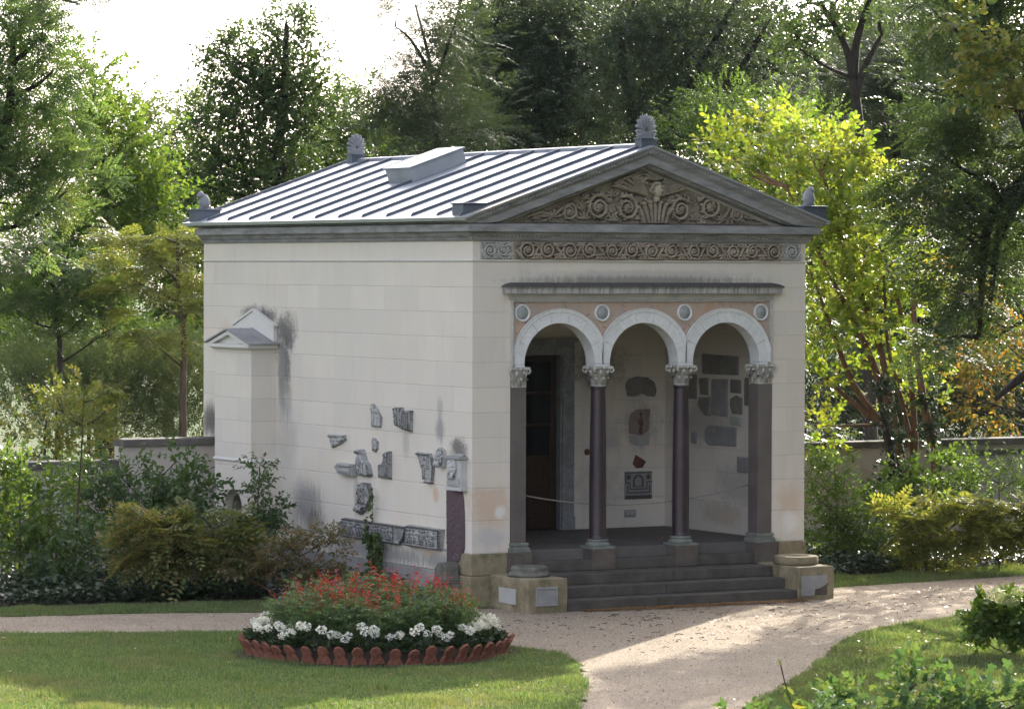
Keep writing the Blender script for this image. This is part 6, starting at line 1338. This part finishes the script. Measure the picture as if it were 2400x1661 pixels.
# climbing ivy on the long wall
r = np.random.default_rng(12); iv = empty('climbing_ivy', (-.05,3.0,0), 'sparse ivy climbing the side wall across the sarcophagus frieze', 'ivy')
P = []; D_v = []; b = MB()
for path in ([(3.0,0),(3.1,.5),(3.15,.9),(3.08,1.15),(3.05,1.55)],[(2.9,0),(2.82,.4),(2.72,.75),(2.78,.95)],[(3.05,0),(3.0,.6),(2.98,.9)]):
    pp = spline([(a, z) for a, z in path], 8); b.tube([(-.05-.02*(z > .75), a, z) for a, z in pp], .005, 4)
    for a, z in pp:
        k = 13 if z < .45 else 6 if z < .9 else 3
        for _ in range(k): P.append((-.06-.06*r.random()-(.06 if .78 < z < 1.12 else 0), a+r.normal(0, .10 if z < .5 else .028), z+r.normal(0, .05))); D_v.append((-.6, r.normal(), -.6+.5*r.normal()))
V, F = place([(*leaf_tpl('heart'), 0)], np.array(P), np.array(D_v), r.uniform(.045, .08, len(P)), r)
link_mesh('leaves', np_mesh('leaves', V-WORLD_LOC[iv.name], F), M['leaf_mid'], iv); b.build('stem', M['bark'], iv)

# ------------------------------------------------------------------ round flower bed
BC = np.array([-4.16, -4.86]); r = np.random.default_rng(15)
so_ = sheet('flower_bed_soil', M['soil'], [(BC[0]+1.90*math.cos(a), BC[1]+1.90*math.sin(a)) for a in np.linspace(0, 2*math.pi, 48)[:-1]], .006)
mound = MB(); mound.lathe([(1.70,.0),(1.66,.15),(1.2,.26),(0,.32)], (BC[0],BC[1],0), 40); mo = mound.build('flower_bed_mound', M['soil'], None, (BC[0],BC[1],0)); mo['kind'] = 'structure'
def tile_mesh():
    """scalloped palmette edging tile, outer face looking along +x"""
    P = [(-.113,0),(.113,0),(.105,.035),(.085,.075),(.070,.098),(.066,.115),(.078,.135)]+[(.078*math.cos(a)*(1+.05*math.cos(9*a)), .155+.080*math.sin(a)*(1+.05*math.cos(9*a))) for a in np.linspace(.0, math.pi, 19)]+[(-.078,.135),(-.066,.115),(-.070,.098),(-.085,.075),(-.105,.035)]
    pr = []
    for k in range(7):
        a = math.pi*(.12+.76*k/6); pr.append(ridge([(0,.10),(.045*math.cos(a),.13+.045*math.sin(a)),(.068*math.cos(a),.155+.066*math.sin(a))], [.006,.010,.012], .010))
    for s in (-1, 1): pr.append(ridge([(0,.02),(s*.04,.04),(s*.06,.075),(s*.05,.10)], .012, .010)); pr.append(hollow(s*.045,.022,.012,.018,0,.02))
    pr.append(ridge([(-.10,.010),(.10,.010)], .010, .008))
    f = lambda a, b, h: np.stack([h, a, b], -1)
    V, F = relief_mesh('t', P, f, .022, pr, .0075, .010, .0008)
    k = .42*V[:,2]; V[:,0] += .10*(V[:,2]/.235)**1.6; V[:,0] -= 0
    back = V.copy(); back[:,0] = .10*(V[:,2]/.235)**1.6-.018
    n = len(V); return np.concatenate([V, back]), np.concatenate([F, F[:, ::-1]+n])
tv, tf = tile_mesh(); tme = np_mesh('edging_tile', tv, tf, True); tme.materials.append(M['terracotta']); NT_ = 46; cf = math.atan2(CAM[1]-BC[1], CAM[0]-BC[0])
for k in range(NT_):
    a = 2*math.pi*k/NT_; da = (a-cf+math.pi) % (2*math.pi)-math.pi
    if abs(da) > 2.25: continue
    o = bpy.data.objects.new('edging_tile', tme); COL.objects.link(o); RR = 1.70
    o.location = (BC[0]+RR*math.cos(a), BC[1]+RR*math.sin(a), .0+r.normal(0,.006)); o.rotation_euler = (r.normal(0,.05), r.normal(.02,.06), a+r.normal(0,.05)); o.scale = (1, .96, 1.03*r.uniform(.93,1.05))
    tag(o, 'scalloped terracotta tile in the ring edging the round flower bed', 'edging tile', 'terracotta tiles round the flower bed')
def copy_tree(o, parent=None):
    c = o.copy(); COL.objects.link(c)
    if parent is not None: c.parent = parent
    for ch in o.children: copy_tree(ch, c)
    return c
# salvia plants: leafy clump with upright flower spikes
def salvia_proto(mat, seed, hgt, label, grp, nsp):
    r = np.random.default_rng(seed); root = empty('salvia_plant', (0,0,0), label, 'flower', grp); P = []; D = []; b = MB(); fp = []; fd = []
    for k in range(17):
        a = r.uniform(0, 6.28); q = .17*math.sqrt(r.random()); tip = np.array([q*1.7*math.cos(a), q*1.7*math.sin(a), hgt*r.uniform(.62, 1.0)]); base = np.array([q*.5*math.cos(a), q*.5*math.sin(a), 0])
        b.tube([base, (base+tip)/2+r.normal(0,.01,3), tip], .0035, 3, False, False)
        for t in np.arange(.12, .92, .075): P.append(base+(tip-base)*t+r.normal(0,.02,3)); D.append(np.array([math.cos(a+2.4*t*9), math.sin(a+2.4*t*9), .25]))
        if k < nsp:
            for t in np.linspace(.84, 1.22, 8):
                for _ in range(2): fp.append(base+(tip-base)*t+r.normal(0,.010,3)); fd.append(np.array([r.normal(), r.normal(), -.2+.4*r.random()]))
    V, F = place(TW['salvia'], np.array(P), np.array(D), r.uniform(.55,.9,len(P)), r)
    link_mesh('foliage', np_mesh('foliage', V, F), M['leaf_salvia'], root)
    for j in range(0, len(fp), 16):
        V, F = place([(*leaf_tpl('kite'), 0)], np.array(fp[j:j+16]), np.array(fd[j:j+16]), r.uniform(.03,.048,16), r)
        link_mesh('flower_spike', np_mesh('flower_spike', V, F), M[mat], root)
    b.build('stem', M['leaf_salvia'], root, fix=False)
    return root
LR, LB = 'leafy red-flowered salvia plant packed in the round flower bed', 'salvia plant with blue flower spikes among the red ones'
protos = [salvia_proto('petal_red', 100+k, .64+.06*k, LR, 'red salvias in the round bed', 4+k//2) for k in range(4)]; bl = salvia_proto('petal_blue', 120, .80, LB, 'blue salvias in the round bed', 3)
spots = []
for i in range(66):
    q = 1.27*math.sqrt((i+.5)/66); a = 2.39996*i; spots.append((q, a))
used = set()
for i, (q, a) in enumerate(spots):
    ip = 4 if i in (9, 23, 37, 48, 57, 64) else i % 4; src = (protos+[bl])[ip]; o = src if ip not in used else copy_tree(src); used.add(ip)
    o.location = (BC[0]+q*math.cos(a)+r.normal(0,.03), BC[1]+q*math.sin(a)+r.normal(0,.03), .22); s = r.uniform(.82, 1.12)*(1.08-.30*(q/1.27)**2)
    o.scale = (s, s, s); o.rotation_euler = (r.normal(0,.06)-.10*q*math.sin(a)*-1*.6, .10*q*math.cos(a)*.6+r.normal(0,.06), r.uniform(0, 6.28))
# white geraniums round the rim
def geranium_proto(seed):
    r = np.random.default_rng(seed); root = empty('geranium_plant', (0,0,0), 'white geranium in the ring between the red salvias and the terracotta tiles', 'flower', 'white geraniums round the bed'); P = []; D = []
    for k in range(22):
        a = r.uniform(0, 6.28); q = .13*math.sqrt(r.random()); P.append((q*math.cos(a), q*math.sin(a), r.uniform(.02,.17))); D.append((math.cos(a), math.sin(a), .4))
    V, F = place(TW['gera'], np.array(P), np.array(D), r.uniform(.8,1.1,len(P)), r); link_mesh('foliage', np_mesh('foliage', V, F), M['leaf_geranium'], root)
    for k in range(2+seed % 2):
        a = 6.28*k/2.5+r.uniform(-.4,.4); q = r.uniform(.04,.15); c = np.array([q*math.cos(a), q*math.sin(a), r.uniform(.20,.33)]); n = 60
        g = r.normal(0, 1, (n,3)); g /= np.linalg.norm(g, axis=1, keepdims=True); s = r.uniform(.045,.062)
        V, F = place([(*leaf_tpl('heart'), 0)], c+g*np.array([s,s,s*.75]), np.cross(g, r.normal(0,1,(n,3)))+.5*g, r.uniform(.024,.036,n), r); link_mesh('flower_head', np_mesh('flower_head', V, F), M['petal_white'], root)
    return root
gp = [geranium_proto(200+k) for k in range(3)]; used = set()
for i in range(40):
    a = 2*math.pi*i/40+r.normal(0,.03); src = gp[i % 3]; o = src if i % 3 not in used else copy_tree(src); used.add(i % 3); q = 1.50+r.normal(0,.05)
    o.location = (BC[0]+q*math.cos(a), BC[1]+q*math.sin(a), .13); s = r.uniform(.85,1.1); o.scale = (s,s,s); o.rotation_euler = (0,0,r.uniform(0,6.28))
# ------------------------------------------------------------------ camera, sun, sky
cd = bpy.data.cameras.new('camera'); cam = bpy.data.objects.new('camera', cd); COL.objects.link(cam)
cd.sensor_width = 36; cd.lens = FPX/2400*36; cd.clip_start = .5; cd.clip_end = 3000
from mathutils import Matrix, Vector
cam.matrix_world = Matrix(((RT[0],UP[0],-FW[0],CAM[0]),(RT[1],UP[1],-FW[1],CAM[1]),(RT[2],UP[2],-FW[2],CAM[2]),(0,0,0,1)))
scene.camera = cam
SUN = np.array([1.634, 1.396, 1.0]); SUN /= np.linalg.norm(SUN)
sl = bpy.data.lights.new('sun', 'SUN'); sl.energy = SUN_E; sl.angle = R(.5); sl.color = (1.0, .93, .80)
so = bpy.data.objects.new('sun', sl); COL.objects.link(so); so.location = tuple(SUN*60)
so.rotation_euler = Vector(-SUN).to_track_quat('-Z', 'Y').to_euler()
wm = Mat('World', True); scene.world = wm.mt
sk = wm.node('ShaderNodeTexSky'); sk.sky_type = 'NISHITA'; sk.sun_disc = False
sk.sun_elevation = math.asin(SUN[2]); sk.sun_rotation = math.atan2(SUN[0], SUN[1]); sk.air_density = 1.0; sk.dust_density = 4.0; sk.ozone_density = 1.0
hs = wm.node('ShaderNodeHueSaturation', {'Saturation': SKY_SAT, 'Value': 1.0, 'Color': sk.outputs[0]})
tint = wm.mix(1.0, hs.outputs[0], SKY_TINT, 'MULTIPLY')
bg = wm.node('ShaderNodeBackground', {0: tint, 1: SKY_E}); wm.node('ShaderNodeOutputWorld', {0: bg.outputs[0]})
vs = scene.view_settings; scene.display_settings.display_device = 'sRGB'; vs.view_transform = 'Standard'; vs.look = 'None'; vs.gamma = 1; vs.exposure = EXPO
cy = scene.cycles; cy.max_bounces = 6; cy.diffuse_bounces = 3; cy.glossy_bounces = 2; cy.transmission_bounces = 4; cy.transparent_max_bounces = 4; cy.use_denoising = True; cy.sample_clamp_indirect = 2.5
# ------------------------------------------------------------------ thin sunlit haze in the air
if HAZE > 0:
    hb_ = MB(); hb_.box(-405, 405, -405, 605, -1.0, 30.0); ht = Mat('thin_haze')
    pv = ht.node('ShaderNodeVolumePrincipled', {'Color': (.70,.84,1.0), 'Density': HAZE, 'Anisotropy': .25})
    ht.node('ShaderNodeOutputMaterial', {'Volume': pv.outputs[0]}); hz_ = hb_.build('haze', ht.mt); hz_['kind'] = 'stuff'
    cy.volume_bounces = 0
